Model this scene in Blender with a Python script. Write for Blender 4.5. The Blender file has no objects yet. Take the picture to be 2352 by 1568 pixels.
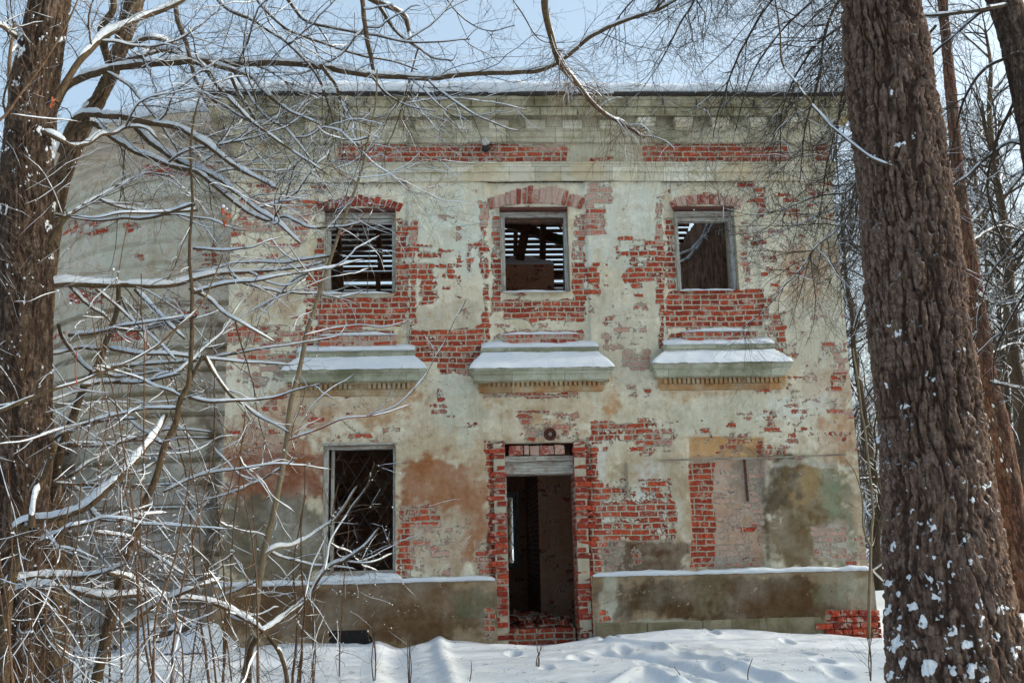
import bpy, math, random
import numpy as np
random.seed(7); RNG=np.random.default_rng(7)
SC=bpy.context.scene; COL=SC.collection
R_=math.radians
# ------------------------------------------------------------------ camera model (pixels of a 2352x1568 view)
FPX,PITCH,YAW,ROLL=2287.,11.5,3.1,1.3
CAM=np.array((0.,-14.,1.27))
_p,_y,_r=map(R_,(PITCH,YAW,ROLL))
FW=np.array((math.sin(_y)*math.cos(_p),math.cos(_y)*math.cos(_p),math.sin(_p)))
_r0=np.array((math.cos(_y),-math.sin(_y),0.)); _u0=np.cross(_r0,FW)
RT=_r0*math.cos(_r)-_u0*math.sin(_r); UP=_u0*math.cos(_r)+_r0*math.sin(_r)
def ray(px,py): return FW+RT*(px-1176)/FPX-UP*(py-784)/FPX
def at(px,py,D):                     # point of the view ray D metres in front of the lens
    d=ray(px,py); return CAM+d*(D/d[1])
def W(px,py,Y=0.):                   # (x,z) on the plane y=Y
    p=at(px,py,Y-CAM[1]); return p[0],p[2]
def G(px,py,Z=-0.06):                # (x,y) on the ground
    d=ray(px,py); p=CAM+d*((Z-CAM[2])/d[2]); return p[0],p[1]
def to_px(P):
    v=P-CAM; z=v@FW; return 1176+FPX*(v@RT)/z, 784-FPX*(v@UP)/z
# ------------------------------------------------------------------ numpy noise
def _h(ix,iy,iz,s):
    n=(ix*374761393+iy*668265263+iz*2147483647+s*1274126177)&0xffffffff
    n=((n^(n>>13))*1274126177)&0xffffffff; n=n^(n>>16)
    return (n&0xffff)/65535.
def vn(x,y,z=0.,s=0):
    x=np.asarray(x,float); y=np.asarray(y,float)+0*x; z=np.asarray(z,float)+0*x
    ix=np.floor(x).astype(np.int64);iy=np.floor(y).astype(np.int64);iz=np.floor(z).astype(np.int64)
    fx=x-ix;fy=y-iy;fz=z-iz; fx=fx*fx*(3-2*fx);fy=fy*fy*(3-2*fy);fz=fz*fz*(3-2*fz)
    r=0
    for a in (0,1):
        for b in (0,1):
            for c in (0,1):
                w=(fx if a else 1-fx)*(fy if b else 1-fy)*(fz if c else 1-fz)
                r=r+w*_h(ix+a,iy+b,iz+c,s)
    return r
def fbm(x,y,z=0.,s=0,o=3):
    r=0;a=.5;t=0
    for i in range(o):
        r=r+a*vn(np.asarray(x)*2**i,np.asarray(y)*2**i,np.asarray(z)*2**i,s+i*17);t+=a;a*=.5
    return r/t
def sstep(a,b,x):
    t=np.clip((x-a)/(b-a),0,1); return t*t*(3-2*t)
def lin(c):
    c=np.array(c,float)/255.; return np.where(c<.04045,c/12.92,((c+.055)/1.055)**2.4)
# ------------------------------------------------------------------ object helpers
def link(o,parent=None):
    COL.objects.link(o)
    if parent is not None: o.parent=parent
    return o
def tag(o,label=None,cat=None,group=None,kind=None):
    if label: o['label']=label
    if cat: o['category']=cat
    if group: o['group']=group
    if kind: o['kind']=kind
    return o
def empty(name,loc,label,cat,group=None,kind=None):
    o=bpy.data.objects.new(name,None); link(o); o.location=loc
    o.empty_display_size=.2
    bpy.context.view_layer.update()
    return tag(o,label,cat,group,kind)
def mesh(name,V,F,mat,parent=None,smooth=True,attrs=None,nside=None):
    """V (n,3) world coords; F (m,k) array or list of tuples"""
    V=np.asarray(V,float)
    if parent is not None:
        off=np.array(parent.location)
        pp=parent.parent
        while pp is not None: off=off+np.array(pp.location); pp=pp.parent
        V=V-off
    me=bpy.data.meshes.new(name)
    if isinstance(F,np.ndarray):
        m,k=F.shape
        me.vertices.add(len(V)); me.vertices.foreach_set('co',V.ravel())
        me.loops.add(m*k); me.loops.foreach_set('vertex_index',F.astype(np.int32).ravel())
        me.polygons.add(m); me.polygons.foreach_set('loop_start',np.arange(0,m*k,k,dtype=np.int32))
        me.polygons.foreach_set('loop_total',np.full(m,k,dtype=np.int32))
        me.update(calc_edges=True)
    else:
        me.from_pydata(V.tolist(),[],[tuple(int(i) for i in f) for f in F]); me.update()
    if smooth: me.polygons.foreach_set('use_smooth',np.ones(len(me.polygons),dtype=bool))
    if attrs:
        for n,a in attrs.items():
            a=np.asarray(a,float)
            if a.ndim==1:
                at_=me.attributes.new(n,'FLOAT','POINT'); at_.data.foreach_set('value',a)
            else:
                at_=me.attributes.new(n,'FLOAT_COLOR','POINT')
                c=np.ones((len(a),4)); c[:,:3]=a; at_.data.foreach_set('color',c.ravel())
    if mat: me.materials.append(mat)
    return link(bpy.data.objects.new(name,me),parent)
class MB:
    """mesh builder for boxes, bars and prisms that join into ONE mesh"""
    def __init__(s): s.v=[];s.f=[]
    def add(s,V,F):
        n=len(s.v); s.v+= [tuple(v) for v in V]; s.f+=[tuple(i+n for i in f) for f in F]; return s
    def box(s,x0,x1,y0,y1,z0,z1,j=0.):
        V=[(x,y,z) for x in (x0,x1) for y in (y0,y1) for z in (z0,z1)]
        if j: V=[tuple(c+random.uniform(-j,j) for c in v) for v in V]
        return s.add(V,[(0,1,3,2),(4,6,7,5),(0,4,5,1),(2,3,7,6),(0,2,6,4),(1,5,7,3)])
    def bar(s,a,b,w,h,up=(0,0,1),j=0.):
        a=np.array(a,float);b=np.array(b,float);t=b-a;t/=np.linalg.norm(t)
        sd=np.cross(t,up)
        if np.linalg.norm(sd)<1e-3: sd=np.cross(t,(1,0,0))
        sd/=np.linalg.norm(sd);u=np.cross(sd,t)
        V=[p+sd*i*w/2+u*k*h/2+np.random.uniform(-j,j,3) for p in (a,b) for i in (-1,1) for k in (-1,1)]
        return s.add(V,[(0,1,3,2),(4,6,7,5),(0,4,5,1),(2,3,7,6),(0,2,6,4),(1,5,7,3)])
    def prism(s,pts,y0,y1):
        n=len(pts); V=[(x,y0,z) for x,z in pts]+[(x,y1,z) for x,z in pts]
        F=[tuple(range(n-1,-1,-1)),tuple(range(n,2*n))]+[(i,(i+1)%n,(i+1)%n+n,i+n) for i in range(n)]
        return s.add(V,F)
    def build(s,name,mat,parent=None,smooth=False,bevel=0.,attrs=None):
        o=mesh(name,s.v,s.f,mat,parent,smooth,attrs)
        import bmesh
        bm=bmesh.new();bm.from_mesh(o.data);bmesh.ops.recalc_face_normals(bm,faces=bm.faces);bm.to_mesh(o.data);bm.free()
        if bevel:
            m=o.modifiers.new('bevel','BEVEL');m.width=bevel;m.segments=2;m.limit_method='ANGLE'
        return o
# ------------------------------------------------------------------ material helpers
class NT:
    def __init__(s,name,rough=.9,spec=.2):
        s.m=bpy.data.materials.new(name);s.m.use_nodes=True;s.t=s.m.node_tree;s.n=s.t.nodes;s.l=s.t.links
        s.b=s.n['Principled BSDF'];s.b.inputs['Roughness'].default_value=rough
        s.b.inputs['Specular IOR Level'].default_value=spec
        s.co=s.n.new('ShaderNodeTexCoord').outputs['Object']
        s.geo=s.n.new('ShaderNodeNewGeometry')
        s.pos=s.geo.outputs['Position']
    def set(s,sock,v):
        if isinstance(v,bpy.types.NodeSocket): s.l.new(v,sock)
        elif v is not None:
            if hasattr(sock,'default_value'):
                try: sock.default_value=v
                except Exception: sock.default_value=(*v,1.) if len(v)==3 else v
    def noise(s,scale,detail=4,rough=.6,vec=None,dist=0.,out='Fac'):
        n=s.n.new('ShaderNodeTexNoise');n.inputs['Scale'].default_value=scale;n.inputs['Detail'].default_value=detail
        n.inputs['Roughness'].default_value=rough;n.inputs['Distortion'].default_value=dist
        s.l.new(vec or s.pos,n.inputs['Vector']);return n.outputs[out]
    def math(s,op,a,b=None,c=None,clamp=False):
        n=s.n.new('ShaderNodeMath');n.operation=op;n.use_clamp=clamp
        s.set(n.inputs[0],a)
        if b is not None: s.set(n.inputs[1],b)
        if c is not None: s.set(n.inputs[2],c)
        return n.outputs[0]
    def ramp(s,v,a,b,lo=0.,hi=1.):
        n=s.n.new('ShaderNodeMapRange');n.interpolation_type='SMOOTHSTEP'
        s.set(n.inputs[0],v);s.set(n.inputs[1],a);s.set(n.inputs[2],b);n.inputs[3].default_value=lo;n.inputs[4].default_value=hi
        return n.outputs[0]
    def mix(s,f,a,b,mode='MIX'):
        n=s.n.new('ShaderNodeMix');n.data_type='RGBA';n.blend_type=mode
        s.set(n.inputs[0],f)
        for k,v in ((6,a),(7,b)):
            if isinstance(v,bpy.types.NodeSocket): s.l.new(v,n.inputs[k])
            else: n.inputs[k].default_value=(*[float(q) for q in v][:3],1.)
        return n.outputs[2]
    def map(s,vec=None,scale=(1,1,1),loc=(0,0,0)):
        n=s.n.new('ShaderNodeMapping');s.l.new(vec or s.pos,n.inputs[0]);n.inputs['Scale'].default_value=scale
        n.inputs['Location'].default_value=loc;return n.outputs[0]
    def attr(s,name,out='Fac'):
        n=s.n.new('ShaderNodeAttribute');n.attribute_name=name;return n.outputs[out]
    def bump(s,h,strength=.4,dist=.01):
        n=s.n.new('ShaderNodeBump');n.inputs['Strength'].default_value=strength;n.inputs['Distance'].default_value=dist
        s.l.new(h,n.inputs['Height']);s.l.new(n.outputs[0],s.b.inputs['Normal'])
    def out(s,c):
        if isinstance(c,bpy.types.NodeSocket): s.l.new(c,s.b.inputs['Base Color'])
        else: s.b.inputs['Base Color'].default_value=(*[float(q) for q in c][:3],1.)
        return s.m
    def upz(s):
        n=s.n.new('ShaderNodeSeparateXYZ');s.l.new(s.geo.outputs['Normal'],n.inputs[0]);return n.outputs['Z']
def brick_rows(t,vec,mort=.02,bw=.265,rh=.082):
    b=t.n.new('ShaderNodeTexBrick');b.offset=.5;b.offset_frequency=2;b.squash=.52;b.squash_frequency=3
    b.inputs['Color1'].default_value=(0,0,0,1);b.inputs['Color2'].default_value=(1,1,1,1);b.inputs['Mortar'].default_value=(.5,.5,.5,1)
    b.inputs['Scale'].default_value=1.;b.inputs['Mortar Size'].default_value=mort;b.inputs['Mortar Smooth'].default_value=1.
    b.inputs['Brick Width'].default_value=bw;b.inputs['Row Height'].default_value=rh;b.inputs['Bias'].default_value=0
    t.l.new(vec,b.inputs['Vector']);return b
def wall_mat(name,use_attr=True,expo=0.,wash=.3,tint=(.5,.5,.42),side=False,dark=1.):
    t=NT(name,.95,.15)
    # facade plane coordinates (x,z) with a little waviness so that courses are not ruled lines
    w=t.noise(2.2,2,.5,out='Color');w2=t.noise(17,2,.5,out='Color')
    vm=t.n.new('ShaderNodeVectorMath');vm.operation='MULTIPLY_ADD';t.l.new(w,vm.inputs[0]);vm.inputs[1].default_value=(.05,.05,.05);t.l.new(t.pos,vm.inputs[2])
    vm2=t.n.new('ShaderNodeVectorMath');vm2.operation='MULTIPLY_ADD';t.l.new(w2,vm2.inputs[0]);vm2.inputs[1].default_value=(.018,.018,.018);t.l.new(vm.outputs[0],vm2.inputs[2])
    sp=t.n.new('ShaderNodeSeparateXYZ');t.l.new(vm2.outputs[0],sp.inputs[0])
    cb=t.n.new('ShaderNodeCombineXYZ');t.l.new(sp.outputs['Y' if side else 'X'],cb.inputs[0]);t.l.new(sp.outputs['Z'],cb.inputs[1])
    br=brick_rows(t,cb.outputs[0]);rnd=br.outputs['Color'];mort=br.outputs['Fac']
    e0=t.attr('expo') if use_attr else expo
    wa=t.attr('wash') if use_attr else wash
    tn=t.attr('tint','Color') if use_attr else None
    nA=t.noise(5.5,5,.65);nB=t.noise(30,4,.6);nC=t.noise(1.6,4,.6);nD=t.noise(90,3,.6)
    e=t.math('MULTIPLY_ADD',t.math('SUBTRACT',rnd,.5),.5,e0)
    e=t.math('MULTIPLY_ADD',t.math('SUBTRACT',nA,.5),1.5,e)
    e=t.math('MULTIPLY_ADD',t.math('SUBTRACT',nB,.5),.8,e)
    m=t.ramp(e,.49,.55)
    face=t.ramp(t.math('MULTIPLY_ADD',t.math('SUBTRACT',t.noise(24,3,.6),.5),1.5,mort),.42,.62,1,0)
    red=t.math('MULTIPLY',m,face)
    # bricks: colour from brick to brick, blotches, lime wash
    c=t.mix(rnd,lin((132,54,40)),lin((200,94,60)))
    c=t.mix(t.ramp(nB,.35,.7),c,lin((128,44,34)))
    r2=t.math('FRACT',t.math('MULTIPLY',rnd,7.3))
    c=t.mix(t.ramp(r2,.78,.95,0,.55),c,lin((92,50,44)))
    ww=t.math('MULTIPLY_ADD',t.math('SUBTRACT',nB,.5),1.6,t.math('MULTIPLY_ADD',t.math('SUBTRACT',r2,.5),.5,wa))
    c=t.mix(t.ramp(ww,.36,.66,0,.72),c,lin((190,168,152)))
    c=t.mix(t.ramp(nD,.6,.75,0,.35),c,lin((190,180,165)))
    nH=t.noise(8.5,7,.72);c=t.mix(t.ramp(nH,.54,.6,0,.62),c,lin((188,174,156)));c=t.mix(t.ramp(nH,.42,.36,0,.45),c,lin((92,46,40)))
    # plaster: tint, blotches, grime speckle, chips
    base=tn if use_attr else t.mix(0.,tint,tint)
    p=t.mix(t.ramp(nC,.4,.65,0,.5),base,t.mix(.3,base,(.66,.635,.56)))
    nF=t.noise(3.1,9,.74);nG=t.noise(6.3,8,.72,None,.4)
    p=t.mix(t.ramp(nF,.52,.545,0,.5),p,t.mix(1.,p,(1.16,1.19,1.22),'MULTIPLY'))
    p=t.mix(t.ramp(nG,.555,.58,0,.6),p,t.mix(1.,p,(.86,.75,.64),'MULTIPLY'))
    p=t.mix(t.ramp(nG,.40,.385,0,.45),p,t.mix(1.,p,(1.2,1.22,1.25),'MULTIPLY'))
    p=t.mix(t.ramp(nA,.46,.62,0,.5),p,t.mix(1.,p,(.87,.78,.70),'MULTIPLY'))
    nE=t.noise(13,6,.7)
    p=t.mix(t.ramp(nE,.5,.6,0,.38),p,t.mix(1.,p,(1.18,1.2,1.2),'MULTIPLY'))
    p=t.mix(t.ramp(nD,.58,.72,0,.4),p,t.mix(1.,p,(.62,.58,.5),'MULTIPLY'))
    vs=t.n.new('ShaderNodeTexVoronoi');vs.inputs['Scale'].default_value=9;t.l.new(vm2.outputs[0],vs.inputs['Vector'])
    chip=t.ramp(vs.outputs['Distance'],.07,.10,1,0)
    chip=t.math('MULTIPLY',chip,t.ramp(nC,.5,.55,0,1))
    p=t.mix(chip,p,t.mix(1.,p,(.42,.3,.24),'MULTIPLY'))
    st=t.noise(1.,5,.7,t.map(None,(7,7,.8)))
    p=t.mix(t.ramp(st,.5,.62,0,.5),p,t.mix(1.,p,(.82,.77,.69),'MULTIPLY'))
    # in bare areas the joints show: lime mortar
    mj=t.mix(t.ramp(nB,.4,.7),lin((176,170,150)),lin((148,138,118)))
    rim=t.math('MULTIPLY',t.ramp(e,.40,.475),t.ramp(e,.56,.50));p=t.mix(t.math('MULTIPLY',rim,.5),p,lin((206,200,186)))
    pl=t.mix(t.math('MULTIPLY',m,.75),p,mj)
    col=t.mix(red,pl,c)
    if dark!=1.: col=t.mix(1.,col,(dark,dark*.93,dark*.88),'MULTIPLY')
    h=t.math('MULTIPLY_ADD',t.math('MULTIPLY',m,t.math('MULTIPLY_ADD',face,.55,-1.35)),1.,t.math('MULTIPLY_ADD',nE,.35,t.math('MULTIPLY',nD,.22)))
    t.bump(h,1.,.03)
    return t.out(col)
M={}
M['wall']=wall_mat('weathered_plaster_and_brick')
M['brick']=wall_mat('bare_brick',False,1.1,.12,(.5,.48,.4))
M['brick_washed']=wall_mat('lime_washed_brick',False,1.0,.5,(.5,.48,.4))
M['brick_side']=wall_mat('bare_brick_side',False,.95,.15,(.5,.48,.4),True)
M['plaster_side']=wall_mat('plaster_reveal',False,.05,.3,lin((176,168,148)),True)
M['inner_wall']=wall_mat('sooty_inner_brick',False,.75,.1,lin((150,112,92)),True,1.)
M['inner_plaster']=wall_mat('stained_inner_plaster',False,.3,.1,lin((186,140,114)),False,1.)
M['side_wall']=wall_mat('side_wall_plaster',False,.3,.3,lin((180,172,150)),True)
def stone_mat(name,c1,c2,cg,side=False,joint=True):
    c1,c2,cg=[np.array(q)*np.array((1.04,1.01,1.0)) for q in (c1,c2,cg)]
    t=NT(name,.92,.15);nA=t.noise(3.,5,.65);nB=t.noise(22,5,.7);nS=t.noise(1.,5,.7,t.map(None,(1.2,1.2,16)));nD=t.noise(80,3,.6)
    c=t.mix(t.ramp(nA,.35,.65),c1,c2)
    sp=t.n.new('ShaderNodeSeparateXYZ');t.l.new(t.pos,sp.inputs[0]);cb=t.n.new('ShaderNodeCombineXYZ');t.l.new(sp.outputs['X'],cb.inputs[0]);t.l.new(t.math('MULTIPLY_ADD',sp.outputs['Z'],1.,.07),cb.inputs[1])
    bk=brick_rows(t,cb.outputs[0],.006,.74,.31);c=t.mix(1.,c,t.mix(bk.outputs['Color'],(.78,.76,.72),(1.16,1.16,1.14)),'MULTIPLY')
    c=t.mix(t.math('MULTIPLY',bk.outputs['Fac'],.75),c,lin((74,68,54)))
    nL=t.noise(5,8,.75);c=t.mix(t.ramp(nL,.54,.58,0,.55),c,t.mix(1.,c,(.66,.66,.52),'MULTIPLY'));c=t.mix(t.ramp(nL,.44,.41,0,.4),c,t.mix(1.,c,(1.25,1.26,1.28),'MULTIPLY'))
    c=t.mix(t.ramp(nS,.5,.72,0,.45),c,t.mix(1.,c,(.72,.68,.58),'MULTIPLY'))
    c=t.mix(t.ramp(t.noise(1.3,4,.6),.5,.66,0,.75),c,cg)
    c=t.mix(t.ramp(nB,.55,.7,0,.4),c,t.mix(1.,c,(1.2,1.2,1.2),'MULTIPLY'))
    c=t.mix(t.ramp(nD,.6,.75,0,.35),c,t.mix(1.,c,(.6,.58,.52),'MULTIPLY'))
    h=t.math('MULTIPLY_ADD',nB,.6,t.math('MULTIPLY',nS,.6))
    t.bump(h,.6,.012);return t.out(c)
M['stone']=stone_mat('cornice_limestone',lin((196,192,174)),lin((170,166,146)),lin((122,124,98)))
M['stone_top']=stone_mat('lichened_limestone',lin((176,172,150)),lin((146,140,114)),lin((96,92,66)))
M['stone_pale']=stone_mat('pale_limestone',lin((204,202,188)),lin((192,188,168)),lin((186,172,140)))
M['stone_green']=stone_mat('mossy_limestone',lin((178,180,166)),lin((154,158,138)),lin((104,108,80)))
M['ochre']=stone_mat('ochre_painted_plaster',lin((164,124,84)),lin((176,158,128)),lin((184,180,160)))
def snow_mat():
    t=NT('snow',.6,.3);n=t.noise(5,5,.6);f=t.noise(120,3,.7)
    c=t.mix(t.ramp(n,.3,.7),(.62,.67,.73),(.70,.73,.765))
    h=t.math('MULTIPLY_ADD',t.noise(30,5,.7),.8,t.math('MULTIPLY',f,.35));t.bump(h,.6,.02)
    t.b.inputs['Subsurface Weight'].default_value=.0
    return t.out(c)
M['snow']=snow_mat()
def bark_mat(name,c1,c2,c3,scale=1.,sn=0.):
    t=NT(name,.95,.1)
    n=t.noise(1,5,.7,t.map(None,(26*scale,26*scale,5*scale)),1.2);n2=t.noise(60,4,.7);n3=t.noise(3,3,.6)
    c=t.mix(t.ramp(n,.38,.62),c1,c2);c=t.mix(t.ramp(n2,.5,.68,0,.7),c,c3)
    c=t.mix(t.ramp(n3,.52,.62,0,.5),c,t.mix(1.,c,(.75,.8,.62),'MULTIPLY'))
    if sn:
        # snow clinging to upward-facing bark
        up=t.upz();k=t.math('MULTIPLY',t.ramp(up,.35,.6),t.ramp(t.noise(14,3,.6),.42,.5));c=t.mix(t.math('MULTIPLY',k,sn),c,(.82,.85,.9))
    t.bump(t.math('MULTIPLY_ADD',n,1.,t.math('MULTIPLY',n2,.5)),.8,.012*scale if scale<1.5 else .006)
    return t.out(c)
M['bark_larch']=bark_mat('larch_bark',lin((62,46,40)),lin((112,100,96)),lin((124,84,66)),1.)
M['bark_left']=bark_mat('linden_bark',lin((74,58,44)),lin((112,92,70)),lin((98,96,80)),1.)
M['bark_branch']=bark_mat('branch_bark',lin((64,50,40)),lin((98,80,62)),lin((92,92,64)),2.,.0)
M['bark_twig']=bark_mat('twig_bark',lin((72,56,45)),lin((98,78,60)),lin((130,96,70)),3.,.15)
M['bark_dark']=bark_mat('dark_twig_bark',lin((52,44,38)),lin((72,62,52)),lin((84,78,62)),3.,.12)
M['bark_red']=bark_mat('red_shoot_bark',lin((120,62,42)),lin((140,84,58)),lin((110,56,40)),3.,.6)
M['bark_grey']=bark_mat('grey_sapling_bark',lin((112,100,82)),lin((134,120,98)),lin((90,78,62)),2.,0)
M['bark_pine']=bark_mat('pine_bark',lin((92,58,44)),lin((120,76,56)),lin((70,56,48)),1.)
def wood_mat(name,c1,c2,ax=(3,3,40)):
    t=NT(name,.85,.2);n=t.noise(1,5,.7,t.map(None,ax),.6);n2=t.noise(9,5,.7)
    c=t.mix(t.ramp(n,.35,.65),c1,c2);c=t.mix(t.ramp(n2,.54,.6,0,.7),c,t.mix(.6,c,lin((120,72,52))))
    t.bump(n,.5,.006);return t.out(c)
M['frame_h']=wood_mat('peeling_grey_paint_wood',lin((184,184,176)),lin((128,118,106)),(3,8,60))
M['frame_v']=wood_mat('peeling_grey_paint_wood_upright',lin((184,188,184)),lin((132,124,112)),(60,60,3))
M['beam']=wood_mat('old_dark_timber',lin((62,46,38)),lin((86,66,54)),(30,30,30))
M['lath']=wood_mat('dark_lath',lin((42,34,28)),lin((58,46,38)),(3,30,30))
M['green_wood']=wood_mat('green_painted_timber',lin((40,88,56)),lin((70,66,50)),(30,30,30))
def plain(name,c,rough=.8,spec=.3,metal=0.,ns=25):
    t=NT(name,rough,spec);n=t.noise(ns,5,.7);t.b.inputs['Metallic'].default_value=metal
    col=t.mix(t.ramp(n,.35,.68),c,tuple(q*.55 for q in c));t.bump(n,.4,.006);return t.out(col)
M['rust']=plain('rusty_iron',tuple(lin((92,52,44))));M['dark_iron']=plain('dark_iron',tuple(lin((58,50,46))))
M['porcelain']=plain('white_porcelain',tuple(lin((200,198,190))),.4);M['roof_metal']=plain('old_roof_iron',tuple(lin((62,58,54))))
M['maroon']=plain('maroon_boards',tuple(lin((88,44,42))),.8,.2,0,7);M['soil']=plain('dark_rubble',tuple(lin((70,60,52))))
M['leaf']=plain('dead_leaf',tuple(lin((170,84,48))),.7);M['batten']=wood_mat('pale_batten',lin((158,152,136)),lin((120,112,96)),(4,40,40))
# ------------------------------------------------------------------ painting of the old wall (surface colour and lost plaster)
def paint(P,base,expos,tints,seed=0):
    px,py=to_px(P); n=len(P)
    sx=px/163.;sz=py/163.
    wx=(fbm(sx*2.3,sz*2.3,0,seed+1,4)-.5); wz=(fbm(sx*2.3,sz*2.3,0,seed+5,4)-.5); wf=fbm(sx*7,sz*7,0,seed+9,4)-.5
    ex=np.zeros(n);wa=np.full(n,.3);col=np.tile(lin(base),(n,1))
    drip=fbm(sx*11,sz*1.1,0,seed+60,4)-.5
    big=fbm(sx*.9,sz*1.1,0,seed+20,4)
    col=col*np.array((1.12,1.0,.965))*1.08*(1+(big-.5)[:,None]*np.array((.35,.4,.55)))
    for (x0,y0,x1,y1,cc,s,soft) in tints:
        cx,cy,rx,ry=(x0+x1)/2,(y0+y1)/2,(x1-x0)/2,(y1-y0)/2
        qx=(px-cx+wx*38*soft*2)/rx;qy=(py-cy+wz*38*soft*2)/ry
        d=(np.maximum(np.abs(qx),np.abs(qy)) if soft<.2 else (np.abs(qx)**3+np.abs(qy)**3)**(1/3.))+wf*1.3*soft+wx*.8*soft+drip*1.0*soft*(py>cy)
        k=s*sstep(1+.34*soft,1-.34*soft-.02,d+(fbm(sx*16,sz*16,0,seed+50,3)-.5)*.9*soft)
        k=k*(1-(.2 if s>.94 else .42)*soft*sstep(.46,.56,fbm(sx*6.3,sz*5,0,seed+31,5)))*(1-.25*soft*sstep(.45,.6,fbm(sx*14,sz*14,0,seed+36,3)))
        col=col*(1-k[:,None])+lin(cc)*k[:,None]
    if seed==0: ex=(.1+.5*sstep(.42,.68,fbm(sx*1.1,sz*1.3,0,77,3)))*sstep(1150,1000,py)*.62
    for (x0,y0,x1,y1,s,w) in expos:
        cx,cy,rx,ry=(x0+x1)/2,(y0+y1)/2,(x1-x0)/2,(y1-y0)/2
        dx=(np.abs(px-cx+wx*16)-rx);dy=(np.abs(py-cy+wz*10)-ry)
        sd=np.maximum(dx,dy)+wf*7
        k=sstep(6,-6,sd);s=s if s>1.16 else .15+.63*s
        ex=np.maximum(ex,s*k);wa=np.where(k>.3,w,wa)
    return ex,wa,np.clip(col,0.01,.9)
EXPO=[ (775,332,1305,373,1.15,.28),(1475,332,1815,373,1.15,.2),(1875,330,1905,372,1.0,.2),(1352,358,1410,372,.55,.3),(1200,332,1290,350,.9,.45),
 (545,452,712,505,.85,.62),(520,500,712,545,.72,.55),(520,545,640,610,.4,.6),(700,455,735,480,.8,.5),
 (908,500,936,745,1.05,.02),(722,545,748,760,1.0,.05),(940,560,958,790,.95,.05),(940,500,962,560,.8,.45),(958,560,1000,668,.68,.05),(955,570,1062,690,.4,.1),(960,640,1010,700,.72,.1),
 (1002,492,1062,512,.52,.6),(1040,500,1062,560,.42,.5),(1070,560,1098,640,.48,.2),(702,600,720,795,.95,.0),(640,520,705,600,.35,.5),
 (724,680,928,752,1.15,.08),(724,755,912,798,1.05,.3),(517,745,702,800,.85,.4),(540,800,704,835,.85,.6),(555,835,690,880,.62,.8),(600,625,690,740,.22,.2),
 (940,755,1122,832,1.05,.12),(1005,825,1102,862,1.0,.38),(1098,460,1120,560,.85,.5),(1098,550,1122,640,.95,.02),(1106,640,1124,760,.75,.05),(1090,750,1124,800,.95,.1),(1050,700,1095,770,.36,.3),
 (1126,500,1150,600,.7,.5),(1126,590,1152,690,.92,.05),(1314,490,1344,600,.85,.4),(1314,600,1346,700,1.1,.05),(1345,416,1408,470,.95,.7),(1345,470,1392,540,.88,.5),(1346,600,1378,680,.75,.05),(1348,680,1362,720,.7,.1),
 (1155,688,1346,738,1.15,.18),(1126,688,1165,720,.8,.3),(1156,758,1340,798,1.0,.5),(1130,765,1150,795,.6,.5),(1385,595,1400,660,.4,.2),
 (1412,545,1530,600,.62,.1),(1440,572,1532,645,.9,.03),(1430,600,1480,680,.55,.1),(1502,450,1522,560,.75,.55),(1502,560,1524,700,.9,.05),(1512,690,1526,800,.85,.1),(1400,690,1490,800,.4,.6),(1428,800,1492,848,.85,.85),(1385,760,1440,810,.6,.6),
 (1528,500,1552,665,.92,.05),(1528,667,1752,752,1.18,.05),(1565,757,1738,795,1.05,.3),(1737,425,1760,500,.95,.2),(1700,500,1722,665,.55,.5),(1752,680,1770,760,.75,.2),(1766,715,1806,802,.9,.35),(1530,760,1560,800,.8,.2),(1745,520,1752,620,.5,.4),
 (1850,430,1905,450,.6,.3),(1845,710,1965,960,.3,.6),(1905,855,1945,890,.72,.1),(1880,780,1960,830,.52,.6),(1780,480,1860,520,.25,.4),(1850,930,1920,960,.42,.6),
 (1115,898,1330,914,.8,.35),(1186,940,1330,1012,.62,.45),(1350,965,1545,1020,.66,.25),(1352,985,1425,1012,.95,.05),(1470,985,1545,1040,.72,.4),(795,968,925,1015,.42,.5),(1002,895,1022,925,.62,.05),(985,925,1060,960,.38,.2),(1060,965,1100,985,.6,.2),(1440,880,1500,915,.42,.5),(1540,968,1560,1010,.5,.3),(1670,965,1700,1010,.45,.3),(1735,960,1760,1010,.45,.3),
 (1114,1012,1160,1080,1.1,.0),(1120,1080,1162,1455,1.15,.0),(1330,1012,1372,1130,1.1,.0),(1335,1100,1384,1455,1.15,.0),(1180,900,1190,1000,.3,.3),
 (1395,1095,1545,1160,.62,.15),(1385,1150,1552,1245,.88,.15),(1376,1120,1400,1290,.8,.3),(1380,1240,1440,1310,.55,.5),(1440,1255,1480,1310,.42,.4),
 (912,1158,1015,1210,.8,.35),(912,1205,955,1335,1.0,.1),(945,1205,1040,1330,.5,.75),(1035,1185,1080,1290,.35,.8),(1095,1240,1130,1330,.72,.4),(1090,1395,1135,1455,.6,.2),(1065,1060,1080,1085,.5,.1),
 (1587,1062,1642,1300,1.3,.0),(1642,1075,1755,1300,.5,.95),(1700,1205,1735,1225,.9,.05),(1660,1260,1740,1300,.75,.6),(1865,1210,1945,1280,.82,.7),(1940,1220,1990,1300,.42,.5),(1775,1030,1800,1045,.9,.1),
 (600,980,640,1010,.3,.3),(525,560,545,620,.4,.4) ]
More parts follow.
